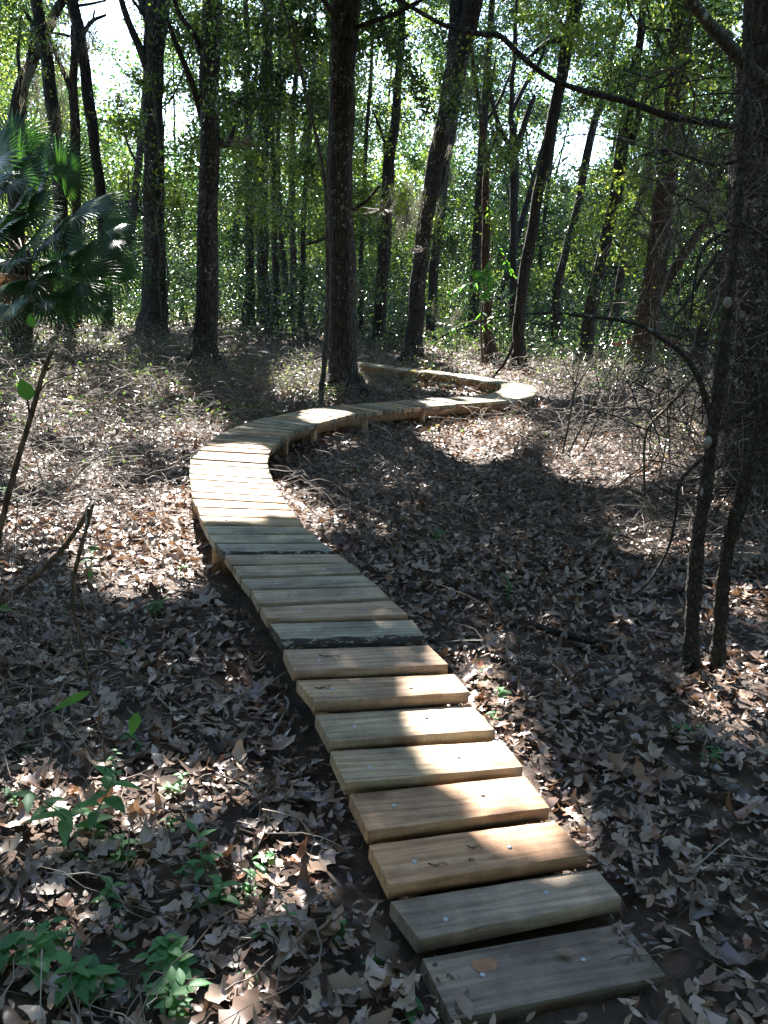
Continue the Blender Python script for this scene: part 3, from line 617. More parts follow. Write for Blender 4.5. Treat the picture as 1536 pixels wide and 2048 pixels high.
add_layer(400, 20, 45, 0, 19, .65, 190, .10, 'crown2')
# leafy clusters read off the photograph near the leaders of the nearer trees
for (x, y, Y, rd, n_, mt) in [(500,90,15,1.0,900,'crown'),(560,150,15,.9,800,'crown'),(480,200,15,.7,600,'crown'),(620,200,15.5,.8,700,'crown'),(610,330,16,.8,600,'crown'),(760,60,14,.9,900,'crown'),(800,150,14,.9,900,'crown'),(740,220,14,.8,700,'crown'),
        (820,240,14,.6,500,'crown'),(720,330,14.5,.6,400,'crown2'),(850,360,15,.45,330,'crown2'),(800,395,15,.5,350,'crown2'),(910,500,15,.45,300,'crown'),(930,440,16,.6,400,'crown2'),(880,570,13,.22,110,'herb'),(520,60,14,1.0,900,'crown'),(600,60,14,.8,700,'crown'),
        (1010,110,18,.8,500,'crown'),(960,40,17,.9,600,'crown2'),(1080,40,19,.8,450,'crown2'),(1200,60,17,1.0,600,'crown2'),(1240,150,18,.9,550,'crown'),(1400,150,14,.8,500,'crown2'),(1430,60,13,.9,600,'crown'),(1500,240,11,.6,500,'crown'),(560,420,20,1.0,500,'crown'),
        (60,60,22,1.4,700,'crown'),(30,150,22,1.3,600,'crown'),(120,230,24,1.2,500,'crown'),(230,260,24,1.2,500,'crown'),(370,70,22,1.0,500,'crown'),(460,380,22,.9,400,'crown'),(1480,420,9,.35,160,'crown2'),(1540,120,9,.7,500,'crown'),(1500,350,9.5,.6,350,'crown'),(1540,560,9,.6,350,'crown'),(1350,300,13,.6,260,'crown'),(1420,380,12,.5,240,'crown'),(1480,640,10,.5,260,'crown'),(1100,640,19,.9,420,'crown'),(1250,600,18,.8,380,'crown'),(900,620,20,.9,420,'crown'),(730,560,20,.9,420,'crown'),(480,560,22,.9,400,'crown'),(360,560,22,.8,360,'crown'),(360,450,21,.8,300,'crown'),(1130,480,20,.8,360,'crown'),(930,200,16,.7,400,'crown'),(1010,300,19,.8,300,'crown'),(470,480,20,.8,420,'crown'),(590,480,20,.8,420,'crown'),(620,560,21,.8,420,'crown'),(1250,560,13,.3,140,'crown2'),(970,560,10,.3,90,'herb'),(1000,430,12,.35,100,'herb')]:
    clumps.append((at(x, y, Y), rd, int(n_ * (2.0 if mt == 'crown' else 1.2)), .075 if mt != 'herb' else .11, mt))
# unseen canopy overhead and toward the sun, shaped to shade the path and pass the light pools
unseen_canopy = []
nC = 2700
u = r.uniform(-8, 10, nC); v = -1.5 + 36 * r.random(nC) ** 1.15; lo = np.maximum(5.5, 3.0 + .57 * v); h = lo + r.uniform(.5, 4.5, nC)
P = np.stack([u, v, gz(u, v)], 1) + S[None] * (h / S[2])[:, None]
for p_ in P: unseen_canopy.append((p_, .95 * r.uniform(.7, 1.3), 105, .24, 'crown'))
nB = 1250  # unseen clumps overhead and behind the camera, added to cut the skylight
for _ in range(nB):
    x_, y_ = r.uniform(-14, 14), (r.uniform(-14, 6) if r.random() < .5 else r.uniform(-12, -5)); z_ = r.uniform(4.5, 11)
    if abs(x_) < 5 and y_ > 1.0: continue
    if (z_ - CAMZ) < .46 * max(y_, 0) + 2.0: continue
    unseen_canopy.append((np.array([x_, y_, z_]), 1.2 * r.uniform(.7, 1.3), 95, .26, 'crown'))
allc = clumps + unseen_canopy
CP = np.array([c[0] for c in allc])
# nearest tree by its stem top
tops = np.array([T['path'][0][-1][:2] * .5 + POS[i][:2] * .5 for i, T in enumerate(TREES)])
dd = np.linalg.norm(CP[:, None, :2] - tops[None], axis=2); dd[:, 27:29] += 100
dd[:, 13] += 6
own = dd.argmin(1)
groups = {}
for ci, c in enumerate(allc): groups.setdefault((int(own[ci]), c[4]), []).append(c)
limbs = {}; nb_ = {}
for (ti, mt), cl in groups.items():
    mb = MB(); Ps, Ws = TREES[ti]['path']
    for (p_, rd, nl, ls, _) in cl:
        L = rand_dirs(nl, r) * (r.random(nl) ** .45)[:, None] * np.array([rd, rd, rd * .65]) + p_
        # sprays: pull leaves on to a few drooping twigs so that the clump is uneven
        kk = 7; tips = rand_dirs(kk, r) * np.array([rd * 1.25, rd * 1.25, rd * .7]) + p_; w_ = r.integers(0, kk, nl); tt = r.random(nl)
        L = np.where((r.random(nl) < .6)[:, None], p_ + (tips[w_] - p_) * tt[:, None] + r.normal(size=(nl, 3)) * rd * .13, L)
        L = L[shade_keep(L, r)]
        if ls < .2: L = L[~(in_sky(L, .75) & (r.random(len(L)) < .9))]
        leaf_quads(mb, L, ls * r.uniform(.7, 1.3, len(L)), r, flat=.25, droop=.3)
        # a thin bough from the stem to the clump
        up = p_[2] - r.uniform(.5, 1.6) - .25 * np.hypot(*(p_[:2] - POS[ti][:2])); k_ = int(np.argmin(abs(Ps[:, 2] - up))); s0 = Ps[k_]; dist = np.linalg.norm(p_ - s0)
        if dist < 6 and p_[2] - POS[ti][2] > 3.2 and s0[2] < p_[2] - .2 and r.random() < (.5 if dist < 3.5 else .18):
            mid = (s0 + p_) / 2 + np.array([r.normal() * .2, r.normal() * .2, -.12 * dist + r.normal() * .2]); w0 = min(Ws[k_] * .4, .01 + dist * .006)
            Q, w = smooth_path([s0, mid, p_ + r.normal(size=3) * .1], [w0, w0 * .7, w0 * .3], 5)
            if not shade_keep(np.concatenate([Q, p_ + (tips[:4] - p_) * .5, tips[:4]]), r, True).all(): continue
            if ti in (26, 27, 28) or nb_.get(ti, 0) > 90: continue
            nb_[ti] = nb_.get(ti, 0) + 1; lm = MB(); limbs.setdefault(ti, []).append(lm); tube(lm, Q, w, 5)
            for tp in tips[:4]:
                lm_q, lw = smooth_path([p_, (p_ + tp) / 2 + r.normal(size=3) * .06, tp], [w0 * .3, w0 * .2, .003], 3); tube(lm, lm_q, lw, 4)
    if mb.n: mb.obj('crown', M[mt], OBJ[ti])  # crowns also take in the unseen clumps shaped for the light
for ti, ls_ in limbs.items():
    for lm in ls_: lm.obj('bough', M['bark'], OBJ[ti])

# ---- hanging moss
def moss(mb, c, n, wid, length, r):
    """tangled, tapering clumps of curly strands"""
    ncl = max(2, n // 22)
    cls = [(c + np.array([r.normal() * wid, r.normal() * wid * .6, r.normal() * length * .22]), r.uniform(.35, 1.0)) for _ in range(ncl)]
    for _ in range(n):
        c0, f_ = cls[r.integers(0, ncl)]; L = length * f_ * r.uniform(.3, 1.0) * .8; m_ = 9; spread = wid * .22
        x0 = c0 + np.array([r.normal() * spread, r.normal() * spread, r.normal() * L * .15])
        w = r.uniform(.0018, .0042) * (1 + c[1] / 16); t = np.linspace(0, 1, m_)
        conv = (c0 - x0)[None] * (t ** 1.5)[:, None] * .7
        wob = np.cumsum(r.normal(size=(m_, 3)) * np.array([.03, .03, .012]) * (.5 + L), 0)
        cp = x0 + conv + wob; cp[:, 2] -= t * L
        d = r.uniform(0, math.pi); dx, dy = math.cos(d) * w, math.sin(d) * w; ww = np.sin(np.pi * np.clip(t * .9 + .08, 0, 1))
        dv = np.stack([dx * ww, dy * ww, 0 * ww], 1)
        mb.add(np.stack([cp - dv, cp + dv], 1).reshape(-1, 3), [[q * 2, q * 2 + 1, q * 2 + 3, q * 2 + 2] for q in range(m_ - 1)])
for ti, T in enumerate(TREES[:29]):
    ms = list(T.get('moss', []))
    if ti in (0, 1, 2, 8): ms += [(T['p'][3][0] + 12, T['p'][3][1] - 40, 60, 5)]
    if ti in (3, 5, 6): ms += [(T['p'][4][0] - 10, T['p'][4][1] + 30, 110, 14), (T['p'][-2][0] + 30, 60, 90, 12)]
    if ti == 2: ms += [(245, 190, 50, 10), (252, 260, 60, 10)]
    if not ms: continue
    for (x, y, ln, dens) in ms:
        mb = MB(); Y = T['Y'] - .3; c = at(x, y, Y); s = Y / F; moss(mb, c, int(dens * 11), 22 * s, ln * s, r)
        tag(mb.obj('hanging_moss', M['moss'], OBJ[ti]), kind='stuff')

mb = MB()
for _ in range(300):
    x, y = 1600 - 300 * r.random() ** 1.2, r.uniform(250, 1050); c = at(x, y, r.uniform(4.6, 7.5)); d = rand_dirs(1, r)[0]; d[1] *= .5; L = r.uniform(.12, .5)
    Q, w = smooth_path([c, c + d * L * .5 + r.normal(size=3) * .06, c + d * L + r.normal(size=3) * .09 - np.array([0, 0, L * .3])], [.003, .0022, .001], 4); tube(mb, Q, w, 4)
tag(mb.obj('dry_vines', M['twig'], OBJ[26]), kind='stuff')
# lichen spots and pale scars
mb = MB(); T = TREES[26]; Ps, Ws = T['path']
for _ in range(110):
    y = r.uniform(1.0, 2.3) if True else 0; k_ = int(np.argmin(abs(Ps[:, 2] - (y)))); a = r.uniform(R(185), R(330)); rr = r.uniform(.007, .017) * (1 if r.random() < .85 else 1.5)
    c = Ps[k_] + np.array([math.cos(a), math.sin(a), 0]) * Ws[k_] * 1.06 + np.array([0, 0, r.normal() * .03]); t = np.array([-math.sin(a), math.cos(a), 0]); z = np.array([0, 0, 1.]); o_ = np.array([math.cos(a), math.sin(a), 0])
    pts = [c + o_ * .006] + [c + t * rr * math.cos(q * .7) * r.uniform(.75, 1.15) + z * rr * math.sin(q * .7) * r.uniform(.75, 1.2) - o_ * .012 for q in range(9)]
    mb.add(pts, None, [[0, q, q % 9 + 1] for q in range(1, 10)])
tag(mb.obj('lichen', M['shroom'], OBJ[26]), kind='stuff')
def scar(tree, x, y, w, h):
    T = TREES[tree]; Y = T['Y']; c = at(x, y, Y - .035); s = Y / F; mb = MB()
    a = np.arange(12) / 12 * 2 * np.pi; mb.add([c + np.array([0, -.012, 0])] + [c + np.array([math.cos(t) * w * s / 2 * random.uniform(.85, 1.1), .012, math.sin(t) * h * s / 2 * random.uniform(.85, 1.1)]) for t in a], None, [[0, q, q % 12 + 1] for q in range(1, 13)])
    mb.obj('bare_patch', M['cutwood'], OBJ[tree])
scar(27, 1457, 604, 17, 22); scar(27, 1418, 885, 17, 24); scar(27, 1405, 985, 6, 20)

# vine up tree 3, peeling strips on the reddish tree
def pxtube(mb, pts, Y, n=6, per=5, dy=0):
    Q = []; w = []
    for kk, (x, y, wd) in enumerate(pts): Q.append(at(x, y, Y + dy * kk)); w.append(wd * Y / F / 2)
    Q, w = smooth_path(Q, w, per); tube(mb, Q, w, n)
mb = MB(); Y = TREES[2]['Y'] - .42
pxtube(mb, [(325,640,4),(318,560,4),(322,500,4),(312,440,4),(326,380,5),(298,345,5),(318,300,5),(312,230,6),(305,160,6),(296,90,5),(312,40,5),(318,0,5)], Y); pxtube(mb, [(330,640,3),(336,560,3),(330,480,3),(345,420,3),(350,380,2)], Y)
mb.obj('vine', M['bark_grey'], OBJ[2])
mb = MB()
for _ in range(60):
    T = TREES[24]; Ps, Ws = T['path']; k_ = r.integers(6, 40); a = r.uniform(R(180), R(360)); o_ = np.array([math.cos(a), math.sin(a), 0]); c = Ps[k_] + o_ * Ws[k_]
    t = rand_dirs(1, r)[0]; L = r.uniform(.08, .3); Q, w = smooth_path([c, c + o_ * L * .5 + t * L * .3, c + o_ * L * .5 + t * L * .7 - np.array([0, 0, L * .5])], [.006, .004, .002], 4); tube(mb, Q, w, 4)
tag(mb.obj('peeling_bark', M['twig'], OBJ[24]), kind='stuff')
# small lopped twigs off tree 2 and tree 17 (bare pale twig sprays)
for (tr, x, y, n_) in ((1, 485, 285, 16), (16, 850, 500, 14), (0, 770, 420, 10)):
    mb = MB(); Y = TREES[tr]['Y'] - .5; c = at(x, y, Y)
    for _ in range(n_):
        d = rand_dirs(1, r)[0]; d[2] = abs(d[2]) * .6 - .2; L = r.uniform(.25, .6); Q, w = smooth_path([c, c + d * L * .5 + r.normal(size=3) * .04, c + d * L], [.008, .006, .003], 4); tube(mb, Q, w, 4)
        for z in range(2):
            e = c + d * L * r.uniform(.4, .8); d2 = rand_dirs(1, r)[0]; tube(mb, np.array([e, e + d2 * .1, e + d2 * .2]), np.array([.005, .004, .002]), 4)
    mb.obj('bare_twigs', M['twig'], OBJ[tr])

# ------------------------------------------------------------------ boughs of the near right-hand tree
root = OBJ[26]; 
for pts, Y0, dY, mt in (([(1580,285,14),(1500,262,13),(1450,250,12),(1400,243,12),(1330,230,12),(1260,205,11),(1200,190,10),(1130,170,9),(1090,150,9),(1040,110,9),(1000,72,9),(960,68,8),(900,55,7),(850,30,7),(800,0,6),(770,-20,5)], 6.3, -.08, 'bark'),
                        ([(1600,215,26),(1536,168,25),(1500,138,24),(1470,105,22),(1440,72,21),(1420,50,19),(1385,5,18),(1360,-30,16)], 5.9, -.1, 'bark_grey'),
                        ([(1540,300,7),(1440,330,6),(1380,315,5),(1330,300,4),(1280,312,3)], 6.0, -.1, 'bark'),
                        ([(1500,440,10),(1440,470,8),(1405,500,7),(1390,560,5),(1380,640,4)], 6.0, -.1, 'bark')):
    mb = MB(); pxtube(mb, pts, Y0, 8, 5, dY); mb.obj('limb', M[mt], root, smooth=True)
# tangle of dead twigs round it
mb = MB()
for _ in range(620):
    x, y = 1600 - 330 * r.random() ** 1.4, r.uniform(120, 900) if r.random() < .75 else r.uniform(500, 1000); Y = r.uniform(5.0, 8.5); c = at(x, y, Y); d = rand_dirs(1, r)[0]; d[1] *= .6; L = r.uniform(.2, .8)
    Q, w = smooth_path([c, c + d * L * .5 + r.normal(size=3) * .07, c + d * L + r.normal(size=3) * .1 - np.array([0, 0, L * .15])], [.005, .0034, .0015], 4); tube(mb, Q, w, 4)
    if r.random() < .7:
        e = Q[len(Q) // 2]; d2 = rand_dirs(1, r)[0]; Q2, w2 = smooth_path([e, e + d2 * L * .3, e + d2 * L * .5 + r.normal(size=3) * .05], [.004, .003, .0012], 3); tube(mb, Q2, w2, 4)
tag(mb.obj('dead_twigs', M['darktwig'], root), kind='stuff')
for _ in range(16):
    mb = MB(); c = at(r.uniform(1330, 1560), r.uniform(180, 560), r.uniform(5.5, 8)); moss(mb, c, 26, .10, .35, r)
    tag(mb.obj('hanging_moss', M['moss'], root), kind='stuff')

# ------------------------------------------------------------------ FAN PALMS
def frond_mesh(seed, dead=False):
    q = np.random.default_rng(seed); mb = MB(); n = 36; Rm = 1.0; half = R(128 if not dead else 95)
    for k in range(n):
        a = -half + 2 * half * (k + .5) / n; L = Rm * (.72 + .28 * math.cos(a * .62)) * q.uniform(.92, 1.05); st = 7; da = half / n
        d = np.array([math.sin(a), math.cos(a), 0]); sd = np.array([math.cos(a), -math.sin(a), 0])
        v = []
        for s in range(st + 1):
            t = s / st; rr = L * t; w = rr * math.tan(da) * 1.02 if t < .5 else L * .5 * math.tan(da) * (1 - (t - .5) / .5) ** .8 + .001
            zz = -.10 * t - (.34 if not dead else .8) * max(0, t - .45) ** 1.6 * (1 + .6 * q.random()) + .16 * abs(math.sin(a)) * t
            c = d * rr + np.array([0, 0, zz]); pl = w * .55
            v += [c - sd * w + np.array([0, 0, -pl]), c + np.array([0, 0, pl * .3]), c + sd * w + np.array([0, 0, -pl])]
        mb.add(v, [[s * 3 + e, s * 3 + e + 1, (s + 1) * 3 + e + 1, (s + 1) * 3 + e] for s in range(st) for e in (0, 1)])
    tube(mb, np.array([(0, .05, 0), (0, -.4, -.02), (0, -.9, -.14), (0, -1.35, -.42)]), np.array([.012, .014, .018, .024]), 5)
    return mb.mesh('frond', M['deadpalm' if dead else 'palm'])
FM = [frond_mesh(s) for s in range(4)]; DM = [frond_mesh(9 + s, True) for s in range(2)]
def palm(px, pyc, pyb, label, hubs, rads, trunkw):
    base = gpt(px, pyb); Y = base[1]; top = at(px, pyc, Y); root = thing('fan_palm', label, 'palm', base, 'fan palms at the left')
    Q, w = smooth_path([base - np.array([0, 0, .2]), base + np.array([0, 0, .3]), (base + top) / 2, top], [trunkw * 1.3, trunkw * 1.15, trunkw, trunkw * .8], 6)
    mb = MB(); tube(mb, Q, w, 12, rough=.16, seed=4)
    for k in range(50):        # old leaf bases
        t = r.random(); c = base + (top - base) * t; a = r.uniform(0, 6.28); o_ = np.array([math.cos(a), math.sin(a), 0]); tube(mb, np.array([c + o_ * trunkw * .8, c + o_ * trunkw * 1.3 + np.array([0, 0, .12]), c + o_ * trunkw * 1.7 + np.array([0, 0, .3])]), np.array([.03, .022, .01]), 4)
    mb.obj('trunk', M['bark_red'], root)
    for k, (x, y, dy, rad, roll) in enumerate(hubs):
        hub = at(x, y, Y + dy); s = rad * (Y + dy) / F
        out_ = Vector(hub - top); out_.z *= .8
        if out_.length < .01: out_ = Vector((0, -1, 0))
        yv = out_.normalized(); 
        # blade faces partly toward the walker, hanging outward
        nrm = Vector((.15 * math.sin(k), -.75, .62)).normalized(); xv = yv.cross(nrm)
        if xv.length < .2: xv = Vector((1, 0, 0))
        xv.normalize(); zv = xv.cross(yv).normalized()
        m4 = Matrix(((xv.x, yv.x, zv.x, 0), (xv.y, yv.y, zv.y, 0), (xv.z, yv.z, zv.z, 0), (0, 0, 0, 1)))
        o = bpy.data.objects.new('frond', FM[k % 4]); C.objects.link(o); o.parent = root
        o.matrix_local = Matrix.Translation(Vector(hub) - Vector(root.location)) @ m4 @ Matrix.Rotation(roll, 4, 'Y') @ Matrix.Scale(s, 4)
    for k in range(7):
        a = R(200 + 25 * k); yv = Vector((math.cos(a) * .5, math.sin(a) * .5, -.9)).normalized(); zv = Vector((math.cos(a), math.sin(a), .4)); xv = yv.cross(zv).normalized(); zv = xv.cross(yv)
        m4 = Matrix(((xv.x, yv.x, zv.x, 0), (xv.y, yv.y, zv.y, 0), (xv.z, yv.z, zv.z, 0), (0, 0, 0, 1))); c = Vector(top - np.array([0, 0, .5])) + Vector((math.cos(a), math.sin(a), 0)) * .3
        o = bpy.data.objects.new('dead_frond', DM[k % 2]); C.objects.link(o); o.parent = root
        o.matrix_local = Matrix.Translation(c - Vector(root.location)) @ m4 @ Matrix.Scale(.75, 4)
    return root
palm(45, 500, 700, 'fan palm with drooping fronds over its shaggy trunk, nearest the leaning trunks', [(105,470,-1.2,88,.1),(182,420,-.6,78,-.3),(122,352,-.3,80,.2),(222,478,-.4,68,-.2),(160,565,-1.2,92,.1),(60,560,-1.6,85,-.2),(30,430,-1.3,95,.3),(70,400,-.9,80,0),(15,520,-1.4,90,.1),(85,600,-1.5,75,0),(200,520,-.2,70,.3),(140,490,.2,80,0),(20,610,-1.2,80,.2),(120,520,-1.6,80,-.1),(230,530,.3,75,.2),(90,330,.6,80,.3),(180,600,-.5,70,-.2),(60,480,-2.0,95,.2),(150,430,-1.3,85,-.2),(110,590,-.2,80,.1),(210,440,.6,70,.1),(45,350,-.6,85,-.3),(100,550,.4,80,.3),(0,470,-1.8,95,.2),(165,520,-1.8,70,.25)], None, .19)
palm(-70, 400, 690, 'taller fan palm cut off by the left edge of the photo', [(18,360,-1.0,100,.1),(30,290,.4,85,.2),(60,330,.3,80,-.1),(-20,460,-1.3,100,0),(-10,320,-.8,95,.3),(55,420,-1.5,85,.1),(-40,380,-1.5,95,0)], None, .19)
def small_palm(x, y, label):
    base = gpt(x, y); root = thing('palmetto', label, 'palm', base, 'young palmettos in the undergrowth')
    for k in range(7):
        a = R(-20 + 38 * k) ; el = R(50 - 12 * (k % 3)); yv = Vector((math.cos(a) * math.cos(el), math.sin(a) * math.cos(el), math.sin(el))); zv = Vector((0, -.5, .8)); xv = yv.cross(zv).normalized(); zv = xv.cross(yv)
        m4 = Matrix(((xv.x, yv.x, zv.x, 0), (xv.y, yv.y, zv.y, 0), (xv.z, yv.z, zv.z, 0), (0, 0, 0, 1))); o = bpy.data.objects.new('frond', FM[k % 4]); C.objects.link(o); o.parent = root
        o.matrix_local = Matrix.Translation(yv * .75) @ m4 @ Matrix.Scale(.55, 4)
small_palm(632, 640, 'young palmetto behind the left side of the large dark tree')
small_palm(610, 655, 'low palmetto in front of the thin trunks left of the large tree')

# ------------------------------------------------------------------ LEAF LITTER
def on_deck(x, y):
    c = np.array([(a + b_)[:2] / 2 for a, b_ in edges]); d = np.linalg.norm(np.stack([x, y], 1)[:, None] - c[None], axis=2).min(1); return d
lob_t = [0, .08, .16, .25, .33, .42, .52, .60, .69, .79, .87, .94, 1.0]; lob_w = [.010, .03, .11, .17, .10, .20, .30, .16, .19, .27, .13, .10, .0]
lob_t2 = [0, .10, .2, .30, .40, .5, .62, .72, .82, .92, 1.0]; lob_w2 = [.012, .06, .10, .15, .12, .20, .16, .21, .13, .09, .0]
r = np.random.default_rng(77)
def scatter(n, x0, x1, y0, y1, power=1.0):
    y = y0 + (y1 - y0) * r.random(n) ** power; x = r.uniform(x0, x1, n) * 1.0; return x, y
mb = MB()
def fan(n, y0, y1, power=1.0):
    y = y0 + (y1 - y0) * r.random(n) ** power; x = r.uniform(-1, 1, n) * (y * .50 + .9); return x, y
def pile(x, y): return .022 * r.random(len(x)) + .03 * vnoise(x / .35 + 20, y / .35 + 20, 2)
x, y = fan(9500, 1.0, 5.6, .8); d = on_deck(x, y)
k = ~((d < .30) | ((y < 2.25) & (d < .37))); x, y = x[k], y[k]
x0_, y0_ = proj(np.stack([x, y, gz(x, y)], 1)); bare = (((x0_ - 1330) / 90) ** 2 + ((y0_ - 1950) / 45) ** 2 < 1) & (r.random(len(x)) < .8); x, y = x[~bare], y[~bare]
sz = r.gamma(4.5, .0165, len(x)).clip(.035, .165); PL = np.stack([x, y, gz(x, y) + .012 + pile(x, y)], 1); h_ = len(x) * 2 // 5
h2 = h_ + len(x) * 3 // 10
template_leaves(mb, PL[:h_], sz[:h_], r, lob_t, lob_w, tilt=.28, curl=1.1, ratio=.9); template_leaves(mb, PL[h_:h2], sz[h_:h2] * .85, r, lob_t2, lob_w2, tilt=.32, curl=1.5, ratio=.9)
template_leaves(mb, PL[h2:], sz[h2:] * .8, r, [0, .1, .25, .45, .65, .85, 1], [.01, .09, .15, .18, .16, .09, 0], tilt=.36, curl=1.9, ratio=.9)
x, y = fan(24000, 1.0, 8, .75); d = on_deck(x, y); k = d > .24; x, y = x[k], y[k]
sz = r.uniform(.018, .06, len(x)); template_leaves(mb, np.stack([x, y, gz(x, y) + .008 + pile(x, y)], 1), sz, r, [0, .2, .5, .8, 1], [.01, .13, .2, .13, 0], tilt=.4, curl=.8, ratio=.8)
x, y = fan(24000, 4.6, 15, .75); sz = r.gamma(6, .0120, len(x)).clip(.035, .12)
template_leaves(mb, np.stack([x, y, gz(x, y) + .015 + pile(x, y)], 1), sz, r, [0, .22, .4, .6, .8, 1], [.02, .16, .12, .24, .12, 0], tilt=.42, curl=1.0)
x, y = fan(38000, 10, 34, .8); x = x * 1.1; sz = r.uniform(.04, .11, len(x))
leaf_quads(mb, np.stack([x, y, gz(x, y) + .02 + .08 * r.random(len(x))], 1), sz, r, flat=.5)
tag(mb.obj('leaf_litter', M['litter'], smooth=True), 'brown fallen oak leaves covering the forest floor', 'leaves', kind='stuff')
# a few leaves caught on the first boards
# fallen twigs and dead vine stems
mb = MB()
def squiggle(c, L, w, r, rise=.1, seg=5):
    a = r.uniform(0, 2 * math.pi); P_ = [c]; d = np.array([math.cos(a), math.sin(a), r.uniform(0, rise * 3)])
    for s in range(seg):
        d = d + r.normal(size=3) * np.array([.45, .45, .35]); d[2] -= .12; d /= np.linalg.norm(d); P_.append(P_[-1] + d * L / seg)
    P_ = np.array(P_); g = gz(P_[:, 0], P_[:, 1]) + .01; P_[:, 2] = np.maximum(P_[:, 2], g); return P_
for _ in range(9000):
    y = 1.2 + 26 * r.random() ** 1.5 if r.random() < .3 else r.uniform(5.5, 22); x = r.uniform(-1, 1) * (y * .5 + 1)
    if r.random() < .45 and x > 0: x = -x
    if abs(on_deck(np.array([x]), np.array([y]))[0]) < .5: continue
    L = r.uniform(.1, .5) * (1 + y * .05); P_ = squiggle(np.array([x, y, float(gz(x, y)) + r.uniform(.01, .06 + .014 * y)]), L, .002, r, .2); w = r.uniform(.0012, .003) * (1 + y * .07)
    tube(mb, P_, np.linspace(w, w * .5, len(P_)), 3)
for _ in range(4200):
    y = r.uniform(5, 17); x = -r.random() * (y * .5 + .5) if r.random() < .75 else r.uniform(1.2, y * .5)
    if on_deck(np.array([x]), np.array([y]))[0] < .6: continue
    P_ = squiggle(np.array([x, y, float(gz(x, y)) + r.uniform(.02, .22)]), r.uniform(.3, .9), .002, r, .25, 6); w = r.uniform(.0013, .0028) * (1 + y * .06); tube(mb, P_, np.linspace(w, w * .5, len(P_)), 3)
for _ in range(2600):
    y = r.uniform(7, 21); x = r.uniform(.16, .5) * y if r.random() < .7 else r.uniform(-.5, .5) * y
    if on_deck(np.array([x]), np.array([y]))[0] < .8: continue
    P_ = squiggle(np.array([x, y, float(gz(x, y)) + r.uniform(.05, .5)]), r.uniform(.3, .9), .002, r, .6, 6); w = r.uniform(.0013, .0026) * (1 + y * .06); tube(mb, P_, np.linspace(w, w * .5, len(P_)), 3)
tag(mb.obj('twig_litter', M['twig']), 'thin dead twigs and dry vine stems strewn over the leaves', 'twigs', kind='stuff')
# undergrowth: low leafy sprigs
mb = MB(); mg = MB()
x, y = fan(16000, 6.5, 42, .75); x *= 1.15
den = vnoise(x / 1.3 + 30, y / 1.3 + 30, 21); k = (den > .38) & (on_deck(x, y) > .75) & ~((y < 12) & (x > -.2) & (x < 3) & (r.random(len(x)) < .93)) & ~((y < 9.5) & (r.random(len(x)) < .6)) & ~((x > 1) & (y < 24) & (r.random(len(x)) < .6)); x, y = x[k], y[k]
for cx, cy in zip(x, y):
    h = r.uniform(.08, .26) * (1 + .022 * cy); n_ = r.integers(6, 13); g = float(gz(cx, cy)); t = r.random(n_)
    L = np.stack([cx + r.normal(size=n_) * .10, cy + r.normal(size=n_) * .10, g + h * t + .03], 1)
    leaf_quads(mb, L, r.uniform(.035, .07, n_) * (1 + cy * .012), r, flat=.55)
tag(mb.obj('undergrowth', M['under']), 'low tangled green undergrowth between the trees', 'undergrowth', kind='stuff')
# shrub layer far back and the woods closing the view
mb = MB()
x = r.uniform(-75, 75, 5200); y = r.uniform(62, 84, 5200)
for cx, cy in zip(x, y):
    z = gz(cx, cy) + .2 + 22 * r.random() ** 1.9; n_ = 70
    p_ = np.array([[cx, cy, z]]); 
    if in_sky(p_, 1.0)[0]: continue
    L = np.array([cx, cy, z]) + r.normal(size=(n_, 3)) * np.array([1.1, 1.0, .8]); leaf_quads(mb, L, r.uniform(.25, .5, n_), r, flat=.2)
for _ in range(2600):
    cy = r.uniform(48, 62); cx = r.uniform(-1, 1) * cy * .62; z = float(gz(cx, cy)) + .2 + 8.5 * r.random() ** 1.3
    if in_sky(np.array([[cx, cy, z]]), 1.0)[0] or vnoise(np.array([cx / 3 + 70]), np.array([z / 2 + 70]), 4)[0] < .38: continue
    L = np.array([cx, cy, z]) + r.normal(size=(60, 3)) * np.array([.8, .8, .6]); leaf_quads(mb, L, r.uniform(.18, .34, 60), r, flat=.2)
for _ in range(3600):  # unseen leaf ring around the camera, added to block light from behind
    an = r.uniform(R(100), R(440)); rd_ = r.uniform(9, 26); cx, cy = rd_ * math.cos(an), rd_ * math.sin(an)
    if cy > 2 and abs(cx) < cy * .62 + 3: continue
    z = float(gz(cx, cy)) + .2 + 13 * r.random(); L = np.array([cx, cy, z]) + r.normal(size=(34, 3)) * np.array([.9, .9, .8]); leaf_quads(mb, L, r.uniform(.25, .5, 34), r, flat=.2)
tag(mb.obj('far_woods_and_light_block', M['crown']), 'mass of leaves closing the view behind all the trees, plus unseen light-blocking ring', 'woods', kind='stuff')
mb = MB()
x, y = fan(1250, 22, 56, .9); x *= 1.2; k = ~((x > -1) & (y < 30) & (r.random(len(x)) < .45)); x, y = x[k], y[k]
for cx, cy in zip(x, y):
    if on_deck(np.array([cx]), np.array([cy]))[0] < 2 : continue
    g = float(gz(cx, cy)); h = r.uniform(.4, 1.9) * (1 + (cy - 17) * .03); n_ = 170; L = np.array([cx, cy, g + h * .5]) + r.normal(size=(n_, 3)) * np.array([.35, .35, .3]) * h; L = L[L[:, 2] > g]
    leaf_quads(mb, L, r.uniform(.06, .1, len(L)) * (1 + cy * .01), r, flat=.3)
    for s in range(3):
        d = r.normal(size=2) * .25 * h; tube(mb, np.array([[cx, cy, g], [cx + d[0] * .5, cy + d[1] * .5, g + h * .5], [cx + d[0], cy + d[1], g + h]]), np.array([.012, .008, .004]), 4)
